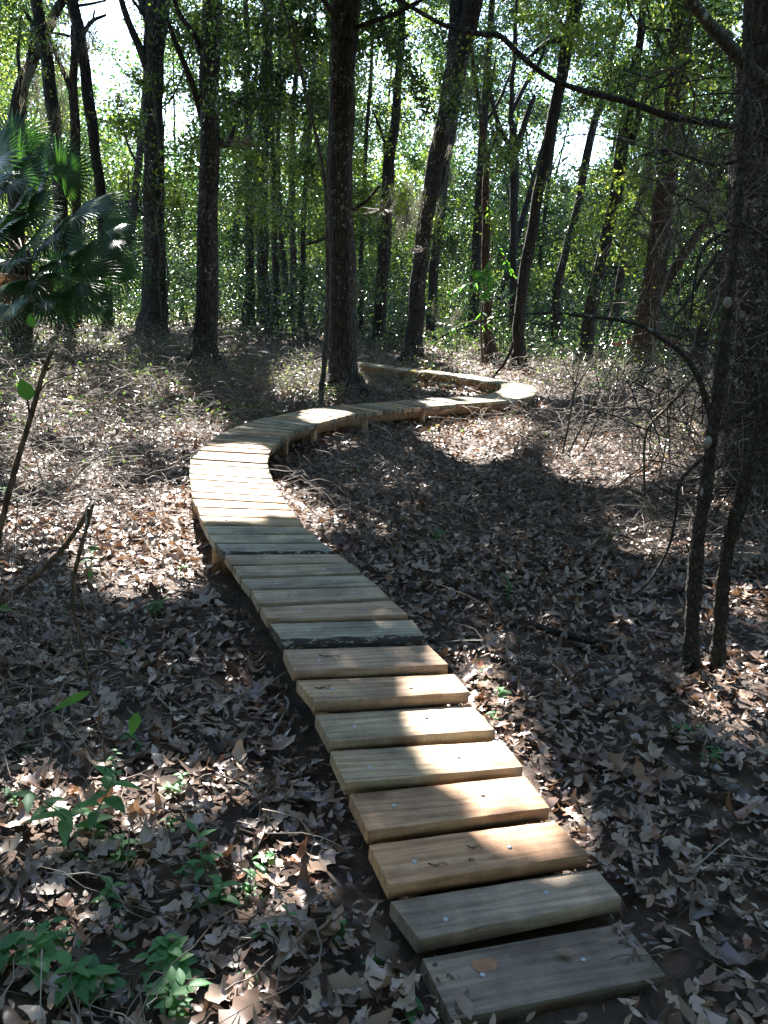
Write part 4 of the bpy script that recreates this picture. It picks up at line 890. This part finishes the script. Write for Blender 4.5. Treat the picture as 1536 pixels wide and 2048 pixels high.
for k in range(190):
    cy = r.uniform(15, 25); cx = (r.uniform(.12, .52) if k % 5 < 3 else r.uniform(-.5, .05)) * cy
    if on_deck(np.array([cx]), np.array([cy]))[0] < 1.6 or vnoise(np.array([cx / 2 + 60]), np.array([cy / 2 + 60]), 9)[0] < .45: continue
    g = float(gz(cx, cy)); h = r.uniform(.35, 1.0); n_ = 80; L = np.array([cx, cy, g + h * .5]) + r.normal(size=(n_, 3)) * np.array([.34, .34, .3]) * h; L = L[L[:, 2] > g]
    leaf_quads(mb, L, r.uniform(.045, .08, len(L)), r, flat=.3)
    for s_ in range(4):
        d = r.normal(size=2) * .3 * h; tube(mb, np.array([[cx, cy, g], [cx + d[0] * .5, cy + d[1] * .5, g + h * .5], [cx + d[0], cy + d[1], g + h]]), np.array([.007, .005, .002]), 4)
tag(mb.obj('shrubbery', M['shrub']), 'loose mass of waist-high shrubs under the farther trees', 'shrubs', kind='stuff')

# ------------------------------------------------------------------ near herbs
def herb(px, py, label, n, L, h, spread=.5, seed=0, wr=.42, group='green herbs growing through the dead leaves'):
    q = np.random.default_rng(seed + 100); base = gpt(px, py); n = int(n * 1.3); h = h * 1.2; root = thing('herb', label, 'plant', base, group)
    st = MB(); lf = MB()
    ns_ = max(1, n // 8)
    for s in range(ns_):
        a = q.uniform(0, 6.28); tip = base + np.array([math.cos(a) * spread * h, math.sin(a) * spread * h, h * q.uniform(.75, 1.1)]) * (1 if ns_ > 1 else 1)
        mid = (base + tip) / 2 + q.normal(size=3) * .02
        Q, w = smooth_path([base, mid, tip], [.0028, .0024, .0014], 5); tube(st, Q, w, 5)
        per = n // ns_
        for k in range(per):
            t = .25 + .75 * k / max(1, per - 1); c = Q[int(t * (len(Q) - 1))]; an = k * 2.4 + q.uniform(-.3, .3); d = np.array([math.cos(an), math.sin(an), q.uniform(.05, .5)])
            ll = L * 1.05 * q.uniform(.6, 1.15) * (1.1 - .35 * t); blade(lf, c, d, np.array([0, 0, 1.]), ll, ll * wr * q.uniform(.85, 1.15), droop=q.uniform(.15, .5), m=6)
    st.obj('stem', M['herb'], root); lf.obj('leaves', M['herb'], root)
    return root
herb(150, 1690, 'tall leafy herb at far left above the others, top leaves glowing yellow-green', 17, .115, .26, .5, 1, .36)
herb(225, 1745, 'small herb of rounded dark leaves just right of the tall one', 9, .07, .07, .4, 2)
herb(405, 1800, 'herb with arching stem and long pointed leaves, right of the grey stick', 16, .085, .12, .8, 3, .36)
herb(220, 1840, 'little herb with a pale rosette beside the grey stick', 8, .055, .10, .3, 4)
herb(20, 1960, 'bushy pale green herb in the bottom left corner', 22, .075, .13, .7, 5, .5)
herb(100, 2010, 'dark-leaved herb next to the bottom left corner', 16, .07, .10, .7, 6, .5)
herb(215, 1990, 'herb with broad veined leaves at the bottom, between two leafy clumps', 12, .08, .12, .7, 7, .5)
herb(310, 2030, 'dense leafy clump at the bottom edge, serrated pale leaves', 30, .06, .10, .8, 8, .42)
herb(380, 1985, 'broad-leaved herb behind the bottom leafy clump', 12, .075, .08, .6, 9, .5)
herb(540, 1870, 'low dark green herb left of the second board', 12, .05, .06, .7, 10)
herb(660, 1900, 'small herb in the shade left of the first board gap', 9, .05, .05, .7, 11)
herb(745, 1960, 'tiny herb beside the left end of the first board', 8, .045, .05, .6, 12)
herb(810, 2040, 'single bright green rosette at the bottom edge', 6, .045, .03, .3, 13, .7)
herb(1005, 1412, 'bright green sprout right of the sunlit boards', 7, .055, .08, .4, 14)
herb(990, 1455, 'second smaller sprout right of the sunlit boards', 5, .05, .05, .4, 15)
herb(955, 1370, 'tiny sprout near the edge of the sunlit boards', 5, .04, .05, .4, 16)
herb(1350, 1490, 'dim green herb among dead leaves near the saplings', 11, .06, .09, .6, 17)
herb(1400, 1530, 'dim low herb in front of the one near the saplings', 9, .055, .06, .6, 18)
herb(300, 1240, 'dark green herb on the shaded leaves left of the boards', 12, .07, .09, .8, 19, .5)
herb(95, 1000, 'cluster of small glossy leaves in sunlight at left', 26, .06, .12, 1.2, 20, .5)
herb(40, 1010, 'thin weedy herb left of the glossy cluster', 12, .05, .14, .8, 21)
herb(180, 1150, 'upright herb with hanging leaves beside the broken branch', 7, .08, .16, .2, 22)
herb(1010, 1215, 'slender leafy seedling on the dark ground right of the boards', 12, .05, .22, .3, 23)
herb(1215, 1100, 'seedling with two blue-green leaves on the dark ground', 5, .07, .12, .3, 24, .6)
herb(985, 795, 'long-leaved sprout inside the far bend of the boardwalk', 8, .22, .22, .5, 25, .25)
herb(870, 1090, 'small dim sprout in the shade right of the curving boards', 8, .07, .06, .6, 26)
herb(30, 720, 'pale green bush in sun at the far left', 40, .08, .3, 1.2, 27, .6)
herb(1215, 790, 'bright leafy bush lit by sun, left of the stout reddish tree', 34, .16, .45, .6, 28, .5)

q_ = np.random.default_rng(404)
for k in range(26):
    px_ = q_.uniform(5, 560); py_ = q_.uniform(1560, 2040) if k % 3 else q_.uniform(1150, 1560)
    if px_ > 420 and py_ < 1750: px_ -= 300
    herb(px_, py_, 'tiny green sprout poking through the dead leaves in the lower left', int(q_.integers(5, 10)), q_.uniform(.03, .055), q_.uniform(.03, .08), .5, 200 + k, q_.uniform(.35, .6), 'tiny sprouts in the lower left')
# broad-leaved sapling at centre right
base = gpt(965, 720); root = thing('broadleaf_sapling', 'broad-leaved dark sapling right of the big leaning mossy tree', 'sapling', base)
st = MB(); lf = MB(); Y = base[1] - 1.2
for pts in ([(965,725,4),(962,640,4),(975,560,3.5),(985,480,3),(975,400,3)], [(962,640,3),(920,650,2.5),(860,688,2)], [(975,560,2.5),(930,570,2),(890,590,1.6)], [(985,480,2.5),(1010,520,2),(1030,560,1.6)], [(962,660,2.5),(1000,620,2),(1060,600,1.5)]):
    pxtube(st, pts, Y, 5); 
    xs_ = [p_[0] for p_ in pts]; ys_ = [p_[1] for p_ in pts]
    for k in range(15):
        t = r.uniform(.15, 1) * (len(pts) - 1); a = int(min(t, len(pts) - 2)); f_ = t - a; c = at(xs_[a] * (1 - f_) + xs_[a + 1] * f_, ys_[a] * (1 - f_) + ys_[a + 1] * f_, Y); an = r.uniform(0, 6.28)
        ll = r.uniform(.12, .2); blade(lf, c, [math.cos(an), math.sin(an) * .7, r.uniform(-.6, .25)], np.array([0, 0, 1.]), ll, ll * .45, droop=.4)
st.obj('stem', M['bark_brown'], root); lf.obj('leaves', M['herb'], root)

# ------------------------------------------------------------------ shrubs and sticks
def stick(name, label, cat, paths, Y, mat, group=None, base=None, leafs=(), per=5, dy=0.0):
    b0 = np.array(at(paths[0][0][0], paths[0][0][1], Y)) if base is None else base
    root = thing(name, label, cat, b0, group)
    for k, pts in enumerate(paths):
        mb = MB(); pxtube(mb, pts, Y, 7, per, dy); mb.obj('stem' if k == 0 else 'twig', M[mat if k == 0 else ('twig' if mat == 'twig' else mat)], root, smooth=True)
    for (x, y, L, dx, dz, wr_) in leafs:
        lf = MB(); blade(lf, at(x, y, Y - .01), [dx, -.25, dz], np.array([.2, -1, .3]), L * Y / F, L * Y / F * wr_, droop=.1, m=8); lf.obj('leaf', M['herb'], root)
    return root
stick('shrub', 'brown upright stem with one large green leaf at the left edge', 'shrub', [[(-40,1250,15),(0,1060,13),(30,940,12),(60,840,11),(82,760,10),(103,702,9)],[(85,745,6),(97,738,4),(108,728,4)],[(60,835,4),(55,800,5),(52,785,4)],[(78,785,3),(100,762,2.4),(170,740,1.5)],[(-10,660,5),(15,650,4),(45,620,4),(62,590,3)],[(-10,650,3),(30,640,2.5),(60,655,2)]], 1.45, 'bark_brown', leafs=[(60,800,52,-.25,1,.62),(66,655,30,-.1,1,.6)], base=gpt(-60, 1500))
stick('shrub', 'dead broken branch with pale dangling twigs in the left foreground', 'shrub', [[(186,1010,7),(172,1060,8),(158,1110,9),(148,1160,9),(146,1215,8),(155,1250,7),(166,1300,6),(176,1350,5),(180,1372,4),(198,1420,3),(208,1500,3),(211,1545,2)],
   [(178,1020,10),(150,1065,10),(110,1115,11),(60,1160,12),(10,1200,13),(-40,1240,14)],[(150,1175,5),(175,1225,4),(205,1275,3.4),(222,1305,3),(225,1318,2)],[(205,1275,2.6),(190,1290,2)],[(165,1290,3),(200,1298,3),(235,1315,3),(270,1345,3),(294,1372,2.4)],[(181,1350,3),(215,1358,3),(255,1380,3),(278,1400,2.4),(281,1415,2)],[(151,1228,2.6),(140,1270,2.4),(128,1305,2.2),(135,1330,2),(140,1342,1.6)],[(180,1350,2.4),(120,1370,2),(60,1390,1.6)],[(150,1232,2.6),(90,1222,2.4),(20,1225,2)],[(145,1135,3),(80,1125,2.6),(0,1108,2.4)],[(146,1160,3),(100,1185,2.4),(40,1200,2)]], 1.75, 'bark_brown', leafs=[(276,1425,50,-.3,-1,.5),(182,1382,90,-.95,-.42,.2),(0,1215,30,1,.1,.5),(180,1140,20,.1,-1,.4),(175,1095,34,1,.1,.25)], base=gpt(-60, 1500))
rt = [o for o in C.objects if o.get('label', '').startswith('dead broken branch')][0]; mb = MB()
for k in range(150):
    x, y = 230 * r.random() ** 1.5 - 20, r.uniform(960, 1560); c = at(x, y, r.uniform(1.6, 2.3)); d = rand_dirs(1, r)[0]; d[1] *= .5; L = r.uniform(.05, .22)
    if c[2] < float(gz(c[0], c[1])) + .03: continue
    Q, w = smooth_path([c, c + d * L * .5 + r.normal(size=3) * .02, c + d * L + r.normal(size=3) * .03 - np.array([0, 0, L * .25])], [.0013, .001, .0005], 5); tube(mb, Q, w, 4)
tag(mb.obj('dry_sprays', M['twig'], rt), kind='stuff')
stick('shrub', 'bare thin-stemmed bush reaching up right of the boardwalk bend', 'shrub', [[(1125,908,4),(1135,860,3.5),(1148,790,3),(1150,770,2.6),(1135,740,2),(1112,690,1.6)],[(1150,780,2.4),(1175,740,2),(1215,690,1.6),(1240,650,1.2)],[(1138,905,4),(1165,850,3),(1200,780,2.6),(1232,720,2),(1262,660,1.5)],[(1150,770,2),(1160,720,1.8),(1158,690,1.4)],[(1165,905,3),(1190,850,2.6),(1215,800,2),(1250,740,1.6)],[(1200,780,2),(1190,730,1.5),(1205,690,1)]], 7.2, 'bark_brown', base=gpt(1135, 908))
stick('shrub', 'forked twiggy stem hung with moss before the bright patch at right', 'shrub', [[(1290,1000,5),(1288,930,5),(1290,880,5),(1300,850,6),(1340,810,7),(1375,770,8),(1400,745,7)],[(1288,920,3),(1330,925,3),(1380,940,3)],[(1290,880,3),(1270,850,2),(1240,830,1.6)],[(1289,930,3),(1250,960,2.6),(1215,985,2)]], 5.6, 'bark_brown', base=gpt(1290, 1000))
# grey-barked fallen things
def lying(name, label, cat, pts, mat, lift=.01, group=None, extra=()):
    Q = []; w = []
    for (x, y, wd) in pts:
        g = gpt(x, y); ww = wd * g[1] / F / 2 * 1.1; Q.append(g + np.array([0, 0, ww + lift])); w.append(ww)
    root = thing(name, label, cat, Q[0], group); Q, w = smooth_path(Q, w, 5); mb = MB(); tube(mb, Q, w, 8, rough=.08); mb.obj('stick' if name != 'fallen_log' else 'log', M[mat], root, smooth=True)
    for e in extra:
        mb = MB(); Q = [gpt(x, y) + np.array([0, 0, .03 + lift]) for x, y, _ in e]; Q, w = smooth_path(Q, [a[2] * q[1] / F / 2 for a, q in zip(e, Q)], 4); tube(mb, Q, w, 6); mb.obj('twig', M[mat], root)
lying('fallen_log', 'dark rotting branch lying on the leaves right of the boards', 'log', [(1060,1262,12),(1100,1278,16),(1150,1288,16),(1200,1300,14),(1240,1308,8)], 'bark', .015, extra=[[(1085,1275,5),(1080,1240,4),(1084,1225,3)]])
lying('fallen_branch', 'grey peeling stick lying among the green herbs at bottom left', 'branch', [(105,1975,4),(165,1900,7),(215,1850,11),(260,1805,12),(305,1765,9)], 'bark_grey', .03, 'sticks lying on the leaves')
lying('fallen_branch', 'dark stick poking out at the bottom edge', 'branch', [(450,1975,7),(490,2010,9),(540,2046,9)], 'bark_grey', .02, 'sticks lying on the leaves')
lying('fallen_branch', 'pale thin stick curving over the shaded leaves left of the boards', 'branch', [(540,1500,3),(565,1460,4),(576,1440,5),(570,1425,4)], 'cutwood', .05, 'sticks lying on the leaves')
lying('fallen_branch', 'thin pale branch on the ground at right near the seedling', 'branch', [(1170,1085,4),(1230,1083,5),(1290,1100,5)], 'bark_grey', .03, 'sticks lying on the leaves')
lying('fallen_branch', 'pointed snag leaning over the far bend of the boardwalk', 'branch', [(975,775,4),(960,780,4)], 'bark_red', .0, 'sticks lying on the leaves')
mb = MB(); rt = [o for o in C.objects if o.get('label', '').startswith('pointed snag')][0]; Yb = rt.location[1] + .1
pxtube(mb, [(978,775,4),(990,750,5),(1010,725,6),(1022,700,7),(1026,684,5)], Yb); mb.obj('stick', M['bark_red'], rt)
# twigs on the boards
def board_twig(i, u0, v0, ang, L, label, forks=2):
    c, ux, perp, lx, wl, wr, ln = TREADS[i]; q = np.random.default_rng(i * 5 + forks); mb = MB(); p0 = c + ux * u0 + perp * v0 + np.array([0, 0, .004]); d = ux * math.cos(ang) + perp * math.sin(ang); s = np.cross(d, [0, 0, 1.])
    Q = [p0, p0 + d * L * .4 + s * .006, p0 + d * L * .75 - s * .004 + np.array([0, 0, .003]), p0 + d * L]; Qs, w = smooth_path(Q, [.0022, .0019, .0015, .001], 4)
    root = thing('twig', label, 'twig', p0, 'twigs lying on the boards'); tube(mb, Qs, w, 5)
    for k in range(forks):
        e = Qs[3 + k * 3]; d2 = d * .6 + s * (.8 if k % 2 else -.8); tube(mb, np.array([e, e + d2 * L * .18, e + d2 * L * .3 + d * .006]), np.array([.0016, .0013, .0009]), 4)
    mb.obj('stem', M['bark_brown'], root)
board_twig(2, -.16, .12, .35, .055, 'curved dark twig on the left of the third board', 0)
board_twig(2, -.02, .07, .55, .04, 'short notched twig in the middle of the third board', 1)
board_twig(2, -.035, .125, 1.2, .014, 'crumb of bark between the two twigs of the third board', 0)
board_twig(6, -.25, .07, .1, .06, 'forked twig at the left end of the second sunlit board', 3)
board_twig(7, -.17, .07, .35, .085, 'branching twig on the shaded left of the board next above it', 3)
# leaves on the first board and beside it
for (x, y, a, L, lab) in ((1130, 1905, 0, .05, 'small reddish leaf on the right of the first board'), (930, 2010, 1, .07, 'purple brown leaf against the front of the first board')):
    c, ux, perp, lx, wl, wr, ln = TREADS[0]; mb = MB(); p_ = at(x, y, 1.0); rr_ = ray(x, y); t = (c[2] + .012 - CAMZ) / rr_[2]; p_ = rr_ * t; p_[2] += CAMZ
    template_leaves(mb, np.array([p_]), np.array([L]), r, [0, .2, .5, .8, 1], [.01, .2, .28, .18, 0], tilt=.15, curl=.5); mb2 = mb.obj('fallen_leaf', M['litter']); tag(mb2, lab, 'leaf')
# berries
mb = MB(); c = gpt(222, 1392) + np.array([0, 0, .035])
for _ in range(9):
    p_ = c + r.normal(size=3) * .012; a = np.arange(6); tube(mb, np.array([p_ - [0, 0, .004], p_ - [0, 0, .002], p_ + [0, 0, .002], p_ + [0, 0, .004]]), np.array([.001, .004, .004, .001]), 6)
tag(mb.obj('berry_cluster', M['berry']), 'small cluster of purple berries low on the leaves left of the boards', 'berries')
# red tape fence fragment
base = gpt(1243, 722); root = thing('marker_tape', 'strip of red tape strung low beside the stout reddish tree', 'tape', base); Y = base[1]
mb = MB()
for pts, hw in (([(1222,686),(1240,690),(1258,684),(1290,682)], 2.2), ([(1238,690),(1262,697),(1300,700),(1340,694)], 1.6), ([(1335,676),(1352,684),(1368,690)], 1.8), ([(1241,682),(1243,700),(1242,712)], 5)):
    for a, b_ in zip(pts[:-1], pts[1:]):
        dx, dz = b_[0] - a[0], b_[1] - a[1]; l_ = math.hypot(dx, dz); nx_, ny_ = -dz / l_ * hw, dx / l_ * hw
        q_ = [at(a[0] + nx_, a[1] + ny_, Y), at(b_[0] + nx_, b_[1] + ny_, Y + .01), at(b_[0] - nx_, b_[1] - ny_, Y + .01), at(a[0] - nx_, a[1] - ny_, Y)]; mb.add(q_, [[0, 1, 2, 3]])
mb.obj('ribbon', M['tape'], root)
mb = MB(); pxtube(mb, [(1242,725,4),(1243,680,3.4)], Y); mb.obj('stake', M['bark_brown'], root)

# ------------------------------------------------------------------ LIGHT, SKY, CAMERA
W = bpy.data.worlds.new('World'); bpy.context.scene.world = W; W.use_nodes = True; nt = W.node_tree; nt.nodes.clear()
sky = nt.nodes.new('ShaderNodeTexSky'); sky.sky_type = 'NISHITA'; sky.sun_disc = False; sky.sun_elevation = SEL; sky.sun_rotation = SAZ; sky.dust_density = .6; sky.ozone_density = 2.5
bg = nt.nodes.new('ShaderNodeBackground'); bg.inputs[1].default_value = .095; wo = nt.nodes.new('ShaderNodeOutputWorld')
nt.links.new(sky.outputs[0], bg.inputs[0]); nt.links.new(bg.outputs[0], wo.inputs[0])
sl = bpy.data.lights.new('sun', 'SUN'); sl.energy = 5; sl.angle = R(.53); sl.color = (1, .965, .905); so = bpy.data.objects.new('sun', sl); C.objects.link(so)
so.rotation_euler = Vector(S).to_track_quat('Z', 'Y').to_euler(); so.location = (0, 0, 30)
cam = bpy.data.cameras.new('camera'); co = bpy.data.objects.new('camera', cam); C.objects.link(co); cam.sensor_fit = 'VERTICAL'; cam.sensor_height = 24; cam.sensor_width = 18; cam.lens = 24 * F / 2048
cam.clip_start = .05; cam.clip_end = 2000; co.location = (0, 0, CAMZ); co.rotation_euler = (Matrix.Rotation(math.pi / 2 - TH, 3, 'X') @ Matrix.Rotation(ROLL, 3, 'Z')).to_euler()
sc = bpy.context.scene; sc.camera = co
sc.view_settings.view_transform = 'Standard'; sc.view_settings.look = 'None'; sc.view_settings.exposure = 2.95; sc.view_settings.gamma = 1
sc.cycles.max_bounces = 6; sc.cycles.diffuse_bounces = 3; sc.cycles.glossy_bounces = 2; sc.cycles.transmission_bounces = 5; sc.cycles.sample_clamp_indirect = 6
